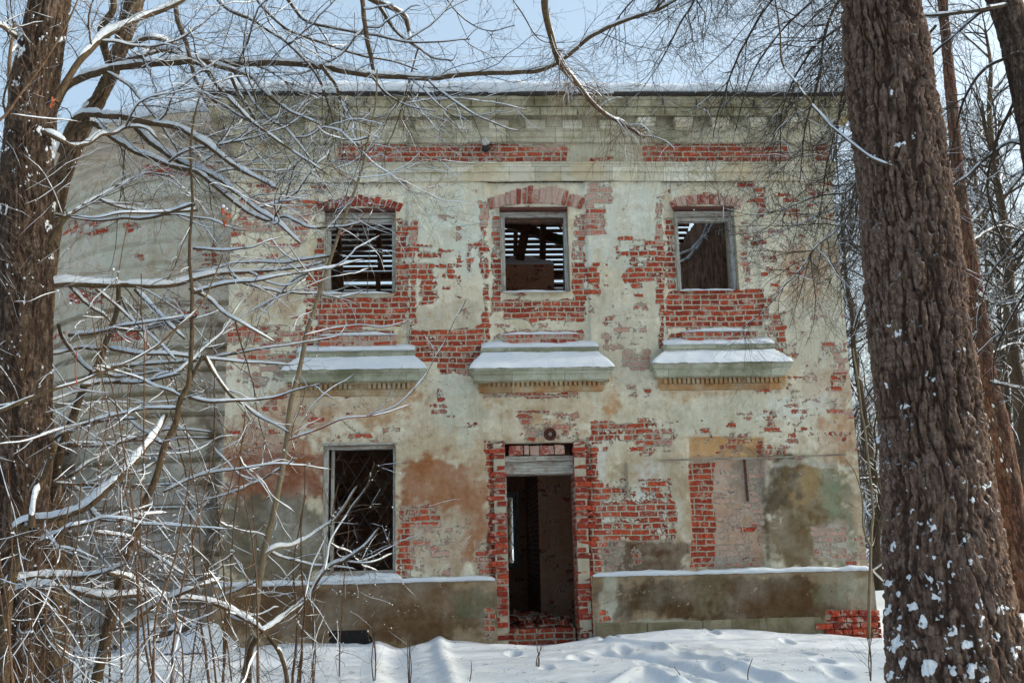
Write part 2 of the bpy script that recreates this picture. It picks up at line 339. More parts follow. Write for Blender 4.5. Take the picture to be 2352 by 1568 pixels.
TINT=[ (480,950,2010,1330,(166,138,108),.62,1.3),(480,1120,2010,1330,(134,110,84),.5,1.2),(500,330,2000,420,(178,178,158),.7,.4),(940,420,1125,620,(196,200,186),.9,.7),(1345,420,1520,640,(198,202,190),.8,.7),(940,690,1100,790,(178,168,146),.8,.4),(1345,620,1520,860,(186,182,164),.6,.8),(1760,420,1960,560,(186,182,160),.7,.8),
 (1790,560,1935,720,(168,138,110),.75,.8),(1790,700,1950,860,(186,180,160),.7,.7),(1850,830,1960,930,(172,140,112),.6,.8),(520,590,700,740,(182,170,146),.7,.7),(560,640,690,720,(170,140,112),.6,.8),
 (640,885,960,960,(176,130,84),.7,.9),(560,910,760,1010,(176,140,104),.6,.9),(700,905,900,925,(196,196,176),.5,.9),(1110,900,1410,955,(182,152,112),.5,.9),(1395,885,1425,945,(186,132,80),.6,.9),(1510,878,1800,908,(186,148,104),.6,.9),(1180,960,1330,1010,(184,140,98),.55,.9),
 (1000,870,1110,1000,(186,188,170),.7,.8),(1500,920,1900,1000,(192,192,172),.7,.8),(1740,900,1900,985,(208,210,200),.7,.8),(1880,950,1970,1060,(172,120,78),.75,.9),(1770,960,1830,990,(176,130,92),.5,.9),
 (505,960,745,1140,(158,116,88),.95,.6),(505,1040,745,1170,(126,76,52),.95,.6),(505,1130,745,1340,(98,90,74),1.,.3),(590,1150,700,1260,(158,158,148),.6,.9),
 (905,1015,1115,1070,(186,170,142),.8,.8),(915,1050,1112,1310,(150,98,62),1.,.35),(1010,1080,1110,1290,(152,104,70),.7,.5),(910,1160,1075,1335,(186,176,154),.8,.5),(1080,1000,1120,1110,(176,150,118),.6,.8),
 (1370,1000,1400,1260,(208,210,204),.85,.7),(1385,1030,1580,1140,(184,174,148),.8,.6),(1400,1040,1570,1120,(160,130,92),.6,.9),(1455,1062,1560,1240,(206,208,200),.8,.7),(1520,1060,1590,1240,(160,140,108),.8,.6),(1375,1240,1583,1320,(86,62,42),1.,.5),(1400,1140,1550,1230,(196,190,172),.7,.7),
 (1583,1003,1757,1052,(188,146,96),1.,.03),(1665,1020,1757,1050,(120,88,52),.8,.6),(1583,1048,1760,1306,(172,142,120),1.,.08),(1680,1050,1780,1180,(122,114,100),.8,.7),(1600,1270,1720,1308,(138,140,134),.7,.6),
 (1755,1052,1975,1310,(112,94,66),1.,.5),(1790,1055,1900,1160,(158,130,80),.75,.8),(1760,1048,1830,1190,(70,60,46),.85,.7),(1750,1170,1860,1310,(112,94,70),.7,.7),(1885,1050,1965,1290,(136,152,126),.6,1.1),(1960,1040,1998,1310,(176,152,124),.8,.5),(1780,1048,1960,1062,(204,206,196),.6,.8),
 (1865,1205,1945,1285,(186,170,158),.7,.5),(1850,560,1935,640,(170,140,112),.5,.9)]
TINT_PLINTH=[(500,1330,1140,1470,(92,70,48),1.,.45),(640,1370,900,1430,(96,80,58),.8,.9),(900,1340,1130,1400,(120,96,72),.7,.9),(1040,1350,1120,1420,(92,104,80),.7,.9),
 (1380,1325,2010,1426,(82,64,44),1.,.45),(1420,1340,1560,1410,(76,62,42),.85,.8),(1620,1340,1960,1400,(88,66,44),.85,.8),(1560,1320,1660,1400,(124,118,96),.6,.9),(1880,1310,2010,1400,(122,124,98),.7,.7),(1950,1320,2010,1400,(170,160,140),.7,.8),
 (1375,1325,1410,1420,(176,176,158),.85,.7),(1380,1424,1900,1460,(158,156,138),.9,.3)]
EXPO_PLINTH=[(1895,1402,2030,1470,1.3,.05),(1110,1395,1136,1470,.7,.2),(1375,1380,1400,1440,.8,.3)]
# ------------------------------------------------------------------ THE HOUSE
XL=-3.28; XR=5.66
house=empty('old_house',(1.2,4,0),'derelict two-storey brick mansion with peeling plaster, empty windows and a doorway, snow on its roof','house')
def openings():
    o={}
    def rect(k,x0,y0,x1,y1,Y=0):
        a,z1=W(x0,y0,Y);b,z0=W(x1,y1,Y);_,z0b=W(x0,y1,Y);o[k]=(a,b,(z0+z0b)/2 if 0 else z0,z1)
    rect('wl',746,474,908,677);rect('wm',1147,472,1310,670);rect('wr',1547,478,1698,664)
    rect('ll',744,1022,908,1332);rect('door',1159,1018,1334,1490)
    return o
OP=openings()
for k in ('wl','wm','wr'): 
    a,b,z0,z1=OP[k];OP[k]=(a,b,4.86,6.12)
OP['ll']=(OP['ll'][0],OP['ll'][1],.86,2.67)
OP['door']=(OP['door'][0],OP['door'][1],-.3,2.66)
ZW=W(1500,417)[1]       # top of plain wall / bottom of architrave
ZT=W(1500,224,-.3)[1]   # top of the stone cornice
def lines(a,b,step,snaps):
    n=int(round((b-a)/step));L=list(np.linspace(a,b,n+1))
    for s in snaps:
        if a<s<b:
            i=int(np.argmin([abs(q-s) for q in L]));L[i]=s
    return np.array(sorted(L))
def sheet(name,xs,zs,yfn,mat,parent,holes=(),base=(190,192,172),ex=(),tn=(),seed=0,xyz=None):
    X,Z=np.meshgrid(xs,zs);Y=yfn(X,Z) if xyz is None else 0
    P=np.stack((X,Y,Z),-1).reshape(-1,3) if xyz is None else xyz(X,Z)
    nx=len(xs);nz=len(zs);I=np.arange(nx*nz).reshape(nz,nx)
    F=np.stack((I[:-1,:-1],I[:-1,1:],I[1:,1:],I[1:,:-1]),-1).reshape(-1,4)
    cx=((xs[:-1]+xs[1:])/2);cz=((zs[:-1]+zs[1:])/2);CX,CZ=np.meshgrid(cx,cz);keep=np.ones(CX.size,bool)
    for (a,b,c,d) in holes: keep&=~((CX.ravel()>a)&(CX.ravel()<b)&(CZ.ravel()>c)&(CZ.ravel()<d))
    F=F[keep]
    e,w,c=paint(P,base,ex,tn,seed)
    return mesh(name,P,F,mat,parent,True,{'expo':e,'wash':w,'tint':c})
snx=[];snz=[ZW]
for k,(a,b,c,d) in OP.items(): snx+=[a,b];snz+=[c,d]
# slightly sunk panels around the upper windows, blocked window recess, and general unevenness
PAN=[(W(712,600)[0],W(938,600)[0]),(W(1121,600)[0],W(1349,600)[0]),(W(1529,600)[0],W(1744,600)[0])]
BW=(W(1585,1150)[0],W(1757,1150)[0],.87,W(1650,1003)[1])
def face_y(X,Z):
    Y=(fbm(X*1.3,Z*1.3,0,3,3)-.5)*.03+(fbm(X*9,Z*9,0,4,3)-.5)*.012
    for a,b in PAN: Y=Y+.035*sstep(a-.01,a+.015,X)*sstep(b+.01,b-.015,X)*sstep(3.9,3.95,Z)
    a,b,c,d=BW; Y=Y+.04*sstep(a-.01,a+.015,X)*sstep(b+.01,b-.015,X)*sstep(d+.01,d-.015,Z)*sstep(d-.30,d-.26,Z)+.05*sstep(a-.01,a+.015,X)*sstep(b+.01,b-.015,X)*sstep(d-.26,d-.3,Z)
    a,b,c,d=OP['door']
    rag=fbm(Z*3,X*0+1,0,8,3)-.5
    Y=Y+.05*sstep(a-.24+rag*.14,a-.2+rag*.14,X)*sstep(b+.24+rag*.14,b+.2+rag*.14,X)*sstep(d+.06,d+.02,Z)
    return Y
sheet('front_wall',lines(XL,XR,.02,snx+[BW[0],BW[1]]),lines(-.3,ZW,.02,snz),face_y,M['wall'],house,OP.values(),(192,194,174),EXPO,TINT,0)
# frieze above the architrave (old brick showing)
zF0=W(1500,373)[1];zF1=W(1500,327)[1]
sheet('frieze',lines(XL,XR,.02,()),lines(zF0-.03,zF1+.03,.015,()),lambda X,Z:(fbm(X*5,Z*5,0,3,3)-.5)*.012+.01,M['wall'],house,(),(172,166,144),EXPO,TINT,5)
# wall body behind the face: rear skin of the front wall with reveals
TH=.55
def reveal(k,deep=TH,mat=None,splay=0.):
    a,b,c,d=OP[k]
    V=[];F=[];n=12
    def strip(p0,p1,q0,q1,name,mat):
        # p0-p1 front edge, q0-q1 back edge
        m=int(max(8,np.linalg.norm(np.subtract(p1,p0))/.03));kk=int(deep/.04)
        s=np.linspace(0,1,m)[None,:,None];t=np.linspace(0,1,kk)[:,None,None]
        A=np.array(p0)*(1-s)+np.array(p1)*s;B=np.array(q0)*(1-s)+np.array(q1)*s
        P=A*(1-t)+B*t
        P=P.reshape(-1,3);nz=(fbm(P[:,1]*9+P[:,0]*3,P[:,2]*9,0,7,3)-.5)*.014
        P[:,0]+=nz
        I=np.arange(m*kk).reshape(kk,m);Fq=np.stack((I[:-1,:-1],I[:-1,1:],I[1:,1:],I[1:,:-1]),-1).reshape(-1,4)
        mesh(name,P,Fq,mat,house,True)
    y0=-.01 if k!='door' else .03
    strip((a,y0,c),(a,y0,d),(a,deep,c),(a,deep,d),'jamb',mat or M['plaster_side'])
    strip((b,y0,c),(b,y0,d),(b+splay,deep,c),(b+splay,deep,d),'jamb',mat or M['plaster_side'])
    strip((a,y0,d),(b,y0,d),(a,deep,d),(b,deep,d),'lintel_soffit',M['brick'])
    if k!='door': strip((a,y0,c),(b,y0,c),(a,deep,c),(b,deep,c),'sill_bed',M['brick'])
for k in ('wl','wm','wr'): reveal(k)
reveal('ll');reveal('door',mat=M['brick_side'])
def skin(name,y,x0,x1,z0,z1,holes,mat):
    xs=sorted({x0,x1,*[h[i] for h in holes for i in (0,1) if x0<h[i]<x1]});zs=sorted({z0,z1,*[h[i] for h in holes for i in (2,3) if z0<h[i]<z1]})
    V=[(x,y,z) for z in zs for x in xs];F=[]
    nx=len(xs)
    for j in range(len(zs)-1):
        for i in range(nx-1):
            cx=(xs[i]+xs[i+1])/2;cz=(zs[j]+zs[j+1])/2
            if any(h[0]<cx<h[1] and h[2]<cz<h[3] for h in holes): continue
            F.append((j*nx+i,j*nx+i+1,(j+1)*nx+i+1,(j+1)*nx+i))
    return mesh(name,V,F,mat,house,False)
skin('inner_face_of_front_wall',TH,XL+.1,XR-.1,-.3,ZT-.1,list(OP.values()),M['inner_plaster'])
# ---- cornices as mitred profiles
def cornice(name,x0,x1,prof,mat,yb=.1,jit=.004,step=.07,parent=None,joints=.0,closed=True,seed=1):
    """prof: list of (projection, z) from bottom to top; returns at both ends"""
    n=max(2,int((x1-x0)/step));xs=np.linspace(0,1,n+1)
    V=[];K=len(prof);m=n+1+2
    jx=[];x=x0+.3
    rr=random.Random(seed)
    while x<x1: jx.append(x);x+=rr.uniform(.45,.85)
    for (p,z) in prof:
        V.append((x0-p,yb,z))
        for s in xs:
            x=(x0-p)+(x1-x0+2*p)*s
            w=(math.sin(x*1.7+z*3)+math.sin(x*4.1+z))*.004+rr.uniform(-jit,jit)
            V.append((x,-p-abs(w),z+rr.uniform(-jit,jit)+math.sin(x*1.1)*.006))
        V.append((x1+p,yb,z))
    F=[(j*m+i,j*m+i+1,(j+1)*m+i+1,(j+1)*m+i) for j in range(K-1) for i in range(m-1)]
    o=mesh(name,V,F,mat,parent or house,False)
    return o
def zat(py,p,px=1500): return W(px,py,-p)[1]
# architrave: two fascias
cornice('architrave',XL,XR,[(0.0,ZW),(.03,ZW+.004),(.035,zat(395,.035)),(.06,zat(394,.06)),(.065,zat(377,.065)),(.085,zat(375,.085)),(.085,zat(372,.085)),(.0,zat(371,.02))],M['stone_pale'])
zC0=zat(328,.03);zC1=zat(303,.09);zD1=zat(264,.10)
cornice('bed_moulding',XL,XR,[(0.0,zC0),(.04,zC0+.01),(.045,zC0+.06),(.07,zC0+.075),(.085,zC1-.01),(.10,zC1),(.10,zC1+.01)],M['stone'],seed=2)
cornice('modillion_course',XL,XR,[(.10,zC1+.01),(.10,zD1)],M['stone'],seed=3)
zB0=zat(264,.30);zB1=zat(245,.31);zA1=zat(222,.37)
cornice('corona',XL,XR,[(.10,zD1),(.29,zB0-.01),(.30,zB0),(.31,zB1-.02),(.29,zB1-.008)],M['stone_top'],seed=4)
cornice('cymatium',XL,XR,[(.27,zB1-.008),(.33,zB1),(.345,zB1+.05),(.37,zA1-.03),(.38,zA1),(.2,zA1+.01)],M['stone_top'],seed=5)
# joints between cornice stones: thin dark strips, built as slim proud ribs of mortar
for row,(z0,z1,p,st) in enumerate(((zB1+.006,zA1-.012,.372,.48),(zB0+.006,zB1-.025,.314,.62))):
    x=XL+.1
    while x<XR+.2:
        xx=x+random.uniform(-.08,.08)
        MB().box(xx-.005,xx+.005,-p-.004,-p+.05,z0,z1,.002).build('mortar_joint',M['soil'],house)
        x+=st
# modillions
for k in range(-13,4):
    xc=W(1567+84.3*k,285,-.15)[0]
    if xc<XL+.1 or xc>XR-.1: continue
    full=k>=-1
    pj=.27 if full else .155
    a=.145;zt=zB0-.015;zb=zC1+.02
    pr=[(0,zt),(-pj,zt),(-pj,zt-.06),(-pj*.93,zt-.09),(-pj*.8,zt-.14),(-.12,zb+.02),(-.105,zb)] if full else [(0,zt),(-pj,zt),(-pj,zb+.01),(-.1,zb)]
    V=[];F=[];nn=len(pr)
    for i,sgn in enumerate((-1,1)):
        for q,(y,z) in enumerate(pr):
            tap=1-.28*(q/(nn-1)) if full else 1
            V.append((xc+sgn*a*tap,y,z+random.uniform(-.006,.006)))
    F=[tuple(range(nn)),tuple(range(2*nn-1,nn-1,-1))]+[(i,i+1,i+1+nn,i+nn) for i in range(nn-1)]+[(nn-1,0,nn,2*nn-1)]
    m=MB();m.add(V,F);m.build('modillion',M['stone_pale'],house,False,.006)
# gutter edge board and roof
eave=MB();eave.box(XL-.42,XR+.42,-.43,.3,zA1+.012,zA1+.035)
for i in range(60):
    x=random.uniform(XL-.4,XR+.4);eave.box(x,x+random.uniform(.1,.5),-.46-random.uniform(0,.02),-.3,zA1+.014-random.uniform(0,.02),zA1+.03)
eave.build('eave_boards',M['roof_metal'],house)
ze=zA1+.035
def roof_snow(name,x0,x1,parent):
    prof=[(-.38,-.004),(-.44,.0),(-.47,.035),(-.46,.075),(-.42,.11),(-.34,.15),(-.15,.22),(.3,.40),(1.2,.70),(2.6,1.2),(4.0,1.6)]
    nx=260;V=[];K=len(prof)
    for i in range(nx+1):
        s=i/nx;x=x0+(x1-x0)*s
        e=min(s,1-s)*(x1-x0)
        for j,(y,z) in enumerate(prof):
            hip=min(1,(e+.02)/max(.02,(y+.5)*.9)) if y>-.3 else min(1,(e+.05)/.12)
            n=float(vn(x*2.3,y*2,0,5))*.03+float(vn(x*9,y*6+z*9,0,6))*.018+float(vn(x*.7,y,0,7))*.04
            edge=(-.018 if j<2 else 0)*float(vn(x*6,0,0,9))
            V.append((x,y-n*.6 if j<8 else y,ze+edge+(z+(n if j>1 else 0))*(hip if y>-.3 or 1 else 1)))
    F=[(i*K+j,(i+1)*K+j,(i+1)*K+j+1,i*K+j+1) for i in range(nx) for j in range(K-1)]
    return mesh(name,V,F,M['snow'],parent,True)
roof_snow('roof_snow',XL-.45,XR+.45,house)
# roof timbers seen through the windows
YB=8.0                      # rear wall
za=W(830,640,YB)[1]          # rear eave
RS=math.tan(R_(30))
def slope(y): return za+(YB-y)*RS
NL=0
ys=YB
while slope(ys)<ze+1.45 and NL<40:
    m=MB();zc=slope(ys)
    j=random.uniform(-.012,.012)
    m.bar((XL+.2,ys,zc+j),(XR-.6,ys,zc-j),.086+random.uniform(-.012,.012),.03,up=(0,RS,1))
    m.build('roof_lath',M['lath'],house)
    sm=MB().bar((XL+.2,ys+.028,zc+j+.008),(XR-.6,ys+.028,zc-j+.008),.03,.028,up=(0,RS,1)).build('snow_on_lath',M['snow'],house)
    ys-=.158*math.cos(R_(30))
    NL+=1
# lower broken laths below the eave beam
MB().bar((XL+.2,YB,za+.05),(XR-.6,YB,za+.05),.2,.19).build('eave_beam',M['beam'],house)
for py in (659,672,686):
    z=W(830,py,YB)[1];MB().bar((XL+.2,YB+.1,z),(XR-.6,YB+.1,z+.02),.1,.06).build('rear_rail',M['lath'],house)
    MB().bar((XL+.2,YB+.1,z+.05),(XR-.6,YB+.1,z+.07),.09,.045).build('snow_on_rail',M['snow'],house)
# rafters (upright timbers crossing the laths)
for (x0,y0,x1,y1,d,w,h) in ((866,486,874,612,20.2,.11,.12),(776,486,786,680,19.8,.09,.1),(1298,500,1300,700,20.4,.1,.1),(1185,500,1183,640,20.4,.09,.1),(868,632,870,690,21.8,.1,.1)):
    MB().bar(at(x0,y0,d),at(x1,y1,d+(.8 if y1<650 else .2)),w,h,up=(0,1,0)).build('rafter',M['beam'],house)
# heap of slumped felt and post at left window
MB().bar(at(770,590,15.6),at(775,700,15.4),.16,.12,up=(0,1,0),j=.02).build('charred_post',M['beam'],house)
# crossing timbers and chimney in the middle window
MB().bar(at(1213,500,16.2),at(1194,592,15.9),.15,.14,up=(0,1,0)).build('leaning_strut',M['beam'],house)
MB().bar(at(1248,500,17.4),at(1246,600,17.4),.11,.12,up=(0,1,0)).build('roof_post',M['beam'],house)
d=17.8
MB().bar(at(1140,505,d),at(1272,548,d),.12,.17,up=(0,0,1)).build('tie_beam',M['beam'],house)
MB().bar(at(1270,546,d),at(1340,572,d),.12,.17,up=(0,0,1)).build('green_painted_beam',M['green_wood'],house)
MB().bar(at(1150,499,d),at(1340,561,d-.0),.1,.03,up=(0,0,1)).build('snow_on_beam',M['snow'],house)
MB().bar(at(1268,505,18.6),at(1325,560,18.6),.03,.03).build('thin_brace',M['rust'],house)
MB().bar(at(1262,502,18.4),at(1330,545,18.4),.03,.03).build('thin_brace',M['rust'],house)
c0=at(1148,604,16.6);c1=at(1273,700,16.6)
ch=MB().box(c0[0]-.1,c1[0],c0[1],c0[1]+.7,3.9,c0[2],.015).build('chimney_stack',M['inner_plaster'],house,False,.02)
V=[];F=[];nx,ny=30,14
for i in range(nx+1):
    for j in range(ny+1):
        x=c0[0]-.1+(c1[0]-c0[0]+.12)*i/nx;y=c0[1]-.04+.76*j/ny
        e=min(i,nx-i,j*2,(ny-j)*2);h=.13*min(1,e/3)**.5*(1+.35*math.sin(x*7)+.15*math.sin(y*9))-.04*(e==0)
        V.append((x,y,c0[2]+h))
F=[(i*(ny+1)+j,(i+1)*(ny+1)+j,(i+1)*(ny+1)+j+1,i*(ny+1)+j+1) for i in range(nx) for j in range(ny)]
mesh('snow_cap',V,F,M['snow'],ch)
# outer side walls, rear wall, floors and partitions
xi=XR-.55
def slab(name,x0,x1,y0,y1,z0,z1,mat,j=0): return MB().box(x0,x1,y0,y1,z0,z1,j).build(name,mat,house)
slab('right_wall',xi,XR-.002,.02,YB,-.3,ZT-.02,M['side_wall']);slab('left_wall',XL+.002,XL+.5,.02,YB,-.3,ZT-.02,M['side_wall'])
# rough inner lining of the right wall (wind-ravaged brick and old lagging)
nz,ny=120,200
V=[];Z,Yg=np.meshgrid(np.linspace(4,7.85,nz),np.linspace(.7,YB-.1,ny),indexing='ij')
rg=np.abs(fbm(Yg*9,Z*1.2,0,11,4)-.5)*2
X=xi-.03-.16*rg-.05*fbm(Yg*25,Z*7,0,12,3)
I=np.arange(nz*ny).reshape(nz,ny);F=np.stack((I[:-1,:-1],I[:-1,1:],I[1:,1:],I[1:,:-1]),-1).reshape(-1,4)
mesh('ragged_inner_wall',np.stack((X,Yg,Z),-1).reshape(-1,3),F,bark_mat('ragged_lagging',lin((100,78,68)),lin((150,124,110)),lin((160,140,116)),.45),house)
def streak(pts,w,nm):
    V=[];F=[]
    P=[np.array((xi-.22,)+tuple(p)) for p in pts]
    m=MB()
    for a,b in zip(P[:-1],P[1:]): m.bar(a,b,.05,w*.7,up=(0,0,1),j=.012)
    return m.build(nm,M['snow'],house,True)
def onside(px,py):
    d=ray(px,py);t=(xi-.22-CAM[0])/d[0];p=CAM+d*t;return p[1],p[2]
streak([onside(*q) for q in ((1560,583),(1590,572),(1610,548),(1625,520),(1632,500),(1636,488))],.07,'snow_on_ledge')
streak([onside(*q) for q in ((1562,600),(1580,592),(1600,570),(1618,545),(1628,530),(1645,498))],.05,'snow_on_ledge')
front_under=skin  # (kept for clarity)
# underside of the front roof slope and floor slab
mesh('front_roof_boards',[(XL-.3,-.3,ze+.0),(XR+.3,-.3,ze+.0),(XR-3.2,4.0,ze+1.35),(XL+3.2,4.0,ze+1.35)],[(0,1,2,3)],M['lath'],house,False)
slab('upper_floor',XL+.5,xi,TH,YB,3.3,3.6,M['beam'])
slab('rear_wall_upper',XL,XR,YB,YB+.5,3.3,4.9,M['inner_plaster'])
# ground floor: rear wall with a grilled window seen through the doorway
rx0=W(1140,1140,6.)[0];rx1=W(1177,1140,6.)[0];rz1=W(1170,1142,6.)[1];rz0=W(1170,1292,6.)[1]
skin('rear_room_wall',6.0,XL+.5,xi,-.3,3.3,[(rx0,rx1,rz0,rz1)],M['inner_plaster']);slab('rear_wall_lower_left',XL,rx0-1.2,YB,YB+.5,-.3,3.3,M['side_wall']);slab('rear_wall_lower_right',rx1+1.2,XR,YB,YB+.5,-.3,3.3,M['side_wall'])
fr=MB();fr.box(rx1,rx1+.12,5.93,6.02,rz0-.1,rz1+.12);fr.box(rx0-.1,rx1,5.93,6.02,rz1,rz1+.12);fr.box(rx0-.1,rx1,5.93,6.02,rz0-.1,rz0)
fr.build('rear_window_frame',M['frame_v'],house)
px0=W(1236,1140,2.8)[0]
wl=sheet('passage_wall',lines(px0,2.4,.03,()),lines(-.1,3.3,.03,()),lambda X,Z:2.8+(fbm(X*5,Z*5,0,3,3)-.5)*.03,M['inner_wall'] and M['inner_plaster'],house)
slab('passage_wall_core',px0,2.4,2.85,6,-.1,3.3,M['inner_wall'])
slab('ground_floor',XL+.3,xi,.4,YB,-.3,-.08,M['soil'])
def grille(name,x0,x1,z0,z1,y,sp,rise,w,parent,mat,fan=False):
    m=MB();c=(x0+x1)/2
    n=int((x1-x0+(z1-z0)/rise)/sp)+3
    for s in (1,-1):
        for i in range(-n,n+1):
            # line x = c+i*sp + s*(z-z0)/rise, clipped
            pts=[]
            for z in np.linspace(z0,z1,60):
                x=c+i*sp+s*(z-z0)/rise
                if x0<=x<=x1: pts.append((x,z))
            if len(pts)>1: m.bar((pts[0][0],y+s*.006,pts[0][1]),(pts[-1][0],y+s*.006,pts[-1][1]),w,w)
    return m.build(name,mat,parent)
grille('rear_grille',rx0,rx1,rz0,rz1,5.98,.16,2.,.014,house,M['dark_iron'])
# rubble heap in the doorway
def rubble(name,x0,x1,y0,y1,zb,n,s,parent,mat,hfn=None):
    m=MB()
    for i in range(n):
        x=random.uniform(x0,x1);y=random.uniform(y0,y1);z=zb+(hfn(x,y) if hfn else 0)
        a=np.array((random.gauss(0,1),random.gauss(0,1),random.gauss(0,.4)));a/=np.linalg.norm(a)
        l=s*random.uniform(.6,1.4)
        m.bar(np.array((x,y,z))-a*l,np.array((x,y,z))+a*l,l*.9,l*.55,j=l*.12)
    return m.build(name,mat,parent)
a,b,c,dd=OP['door']
MB().box(a+.02,b-.02,.35,1.5,-.3,.10,.02).build('worn_threshold',M['brick'],house)
rubble('fallen_bricks',a,b,.6,1.9,.08,60,.09,house,M['brick'],lambda x,y:.13*math.exp(-((x-1.0)/.5)**2)*(y/1.5))
# ---- door surround: individually laid brick piers, lintel frame
def pier(x0,x1,z0,z1,y0,y1,nm,left):
    z=z0;i=0
    m=MB()
    while z<z1:
        h=.066+random.uniform(-.005,.004)
        o=random.uniform(-.012,.01);t=random.choice((0,0,.03,.06,.1,-.03,-.05))
        if left: m.box(x0-t,x1+o,y0+random.uniform(-.02,.02),y1,z,z+h,.007)
        else: m.box(x0+o,x1+t,y0+random.uniform(-.02,.02),y1,z,z+h,.007)
        z+=.0815;i+=1
    return m.build(nm,M['brick_piece'],house,False,.006)
t=NT('loose_brick',.9,.15)
oi=t.geo.outputs['Random Per Island'];nb=t.noise(30,4,.65)
cc=t.mix(oi,lin((130,50,38)),lin((192,86,58)));cc=t.mix(t.ramp(nb,.4,.66),cc,lin((130,48,38)));cc=t.mix(t.ramp(t.math('FRACT',t.math('MULTIPLY',oi,9.7)),.75,.95,0,.6),cc,lin((96,50,42)))
cc=t.mix(t.ramp(t.noise(11,6,.72),.54,.6,0,.6),cc,lin((188,176,158)));t.bump(nb,.9,.02);M['brick_piece']=t.out(cc)
t=NT('washed_loose_brick',.9,.15)
oi=t.geo.outputs['Random Per Island'];nb=t.noise(26,4,.65)
cc=t.mix(oi,lin((128,58,48)),lin((176,84,62)));cc=t.mix(t.ramp(t.math('MULTIPLY_ADD',t.math('SUBTRACT',oi,.5),.4,nb),.34,.56,0,.85),cc,lin((182,160,146)));t.bump(nb,.6,.01);M['brick_piece_washed']=t.out(cc)
pier(a-.165,a+.005,.0,2.66,-.012,.3,'brick_pier',True)
pier(b-.005,b+.165,.0,2.66,-.012,.3,'brick_pier',False)
# mortar bed behind the pier bricks
MB().box(a-.16,a,.0,.3,-.1,2.66).box(b,b+.16,.0,.3,-.1,2.66).build('mortar_bed',M['plaster_side'],house)
m=MB();x=a+.06
zl0=W(1250,1040)[1]
while x<b-.12:
    w=random.choice((.07,.13,.2));m.box(x,x+w,.03+random.uniform(0,.05),.3,zl0-.02,zl0+.115,.01);x+=w+.014
m.build('lintel_bricks',M['brick_piece_washed'],house,False,.006)
zf1=W(1250,1058,.12)[1];zf0=W(1250,1088,.12)[1]
fx0=W(1160,1088,.12)[0];fx1=W(1332,1088,.12)[0]
MB().box(fx0,fx1,.08,.4,zf1-.005,zf1+.07,.008).box(fx0,fx1,.13,.45,zf0,zf1-.006,.006).build('door_lintel_beam',M['frame_h'],house,False,.006)
MB().bar((fx1-.02,.2,zf0),(fx1+.04,.2,.1),.06,.14,up=(0,1,0),j=.01).bar((fx1-.05,.17,zf0+.06),(fx1+.0,.17,zf0-.55),.05,.03,up=(0,1,0),j=.01).build('door_post',M['frame_v'],house)
MB().box(fx0-.01,fx0+.02,.15,.3,.1,zf0).build('door_post',M['frame_v'],house)
# ---- brick arches above the upper windows (voussoirs)
def arch(cx,half,z0,zh,thk,n,mat,nm,broken=()):
    m=MB();rise=.10;Rr=(half**2+rise**2)/(2*rise);zc=z0+rise-Rr;A=math.asin(half/Rr)
    ang=[-A+2*A*i/n for i in range(n+1)]
    for i in range(n):
        if i in broken: continue
        a0=ang[i]+.004;a1=ang[i+1]-.004
        r0=Rr-.03;r1=Rr+thk*random.uniform(.72,1.06)*(1-.25*abs(2*i/n-1))
        q=.012*random.uniform(-1,1)
        pts=[(cx+r*math.sin(a)*1.0,zc+r*math.cos(a)) for r,a in ((r0,a0),(r0,a1),(r1,a1+.01),(r1,a0+.01))]
        m.prism([(x+random.uniform(-.005,.005),z+random.uniform(-.006,.006)) for x,z in pts],.012+random.uniform(-.004,.012),.2)
    return m.build(nm,mat,house,False,.005)
for k,(x0,x1,yt,yb,mt) in {'wl':(728,920,447,474,'brick_piece'),'wm':(1122,1338,424,468,'brick_piece_washed'),'wr':(1543,1700,438,470,'brick_piece_washed')}.items():
    xa,xb=W(x0,470)[0],W(x1,470)[0];z0=W((x0+x1)/2,yb)[1]-.05;z1=W((x0+x1)/2,yt)[1]
    arch((xa+xb)/2,(xb-xa)/2,z0,0,z1-z0-.10,int((xb-xa)/.078),M[mt],'brick_arch')
# ---- window frames
def win(k,rail_px=None,dark=False):
    a,b,c,d=OP[k];y0=.10;y1=.24
    f=MB().box(a+.004,a+.075,y0,y1,c,d-.02,.003).build('frame_post',M['frame_v'],house,False,.004);MB().box(b-.055,b-.004,y0,y1,c,d-.02,.003).build('frame_post',M['frame_v'],house,False,.004)
    MB().box(a+.0,b-.0,y0-.01,y1,d-.10,d-.005,.003).build('head_rail',M['frame_h'],house,False,.004)
    MB().box(a+.01,b-.01,y0+.02,y1-.03,d-.17,d-.11,.004).build('transom',M['beam'] if k=='wm' else M['frame_h'],house,False,.004)
    MB().box(a+.02,b-.02,y0+.01,y1,c-.005,c+.035,.004).build('sill_board',M['frame_h'],house,False,.004)
    MB().box(a,b,-.02,.1,d-.022,d+.018,.004).build('rotten_lintel_board',M['rust'],house)
for k in ('wl','wm','wr'): win(k)
a,b,c,d=OP['ll']
MB().box(a+.0,a+.06,.02,.16,c,d,.003).box(a+.09,a+.13,.12,.22,c,d,.002).box(b-.035,b-.003,.04,.2,c,d,.003).build('window_frame',M['frame_v'],house,False,.004)
MB().box(a,b,.04,.2,d-.05,d-.003,.003).box(a,b,.05,.2,c+.0,c+.10,.003).build('window_frame',M['frame_h'],house,False,.004)
MB().box(a-.02,b+.03,-.03,.05,d-.0,d+.035,.004).build('window_head',M['frame_h'],house)
grille('iron_grille',a+.12,b-.03,c+.1,d-.06,.30,.235,1.55,.010,house,M['dark_iron'])
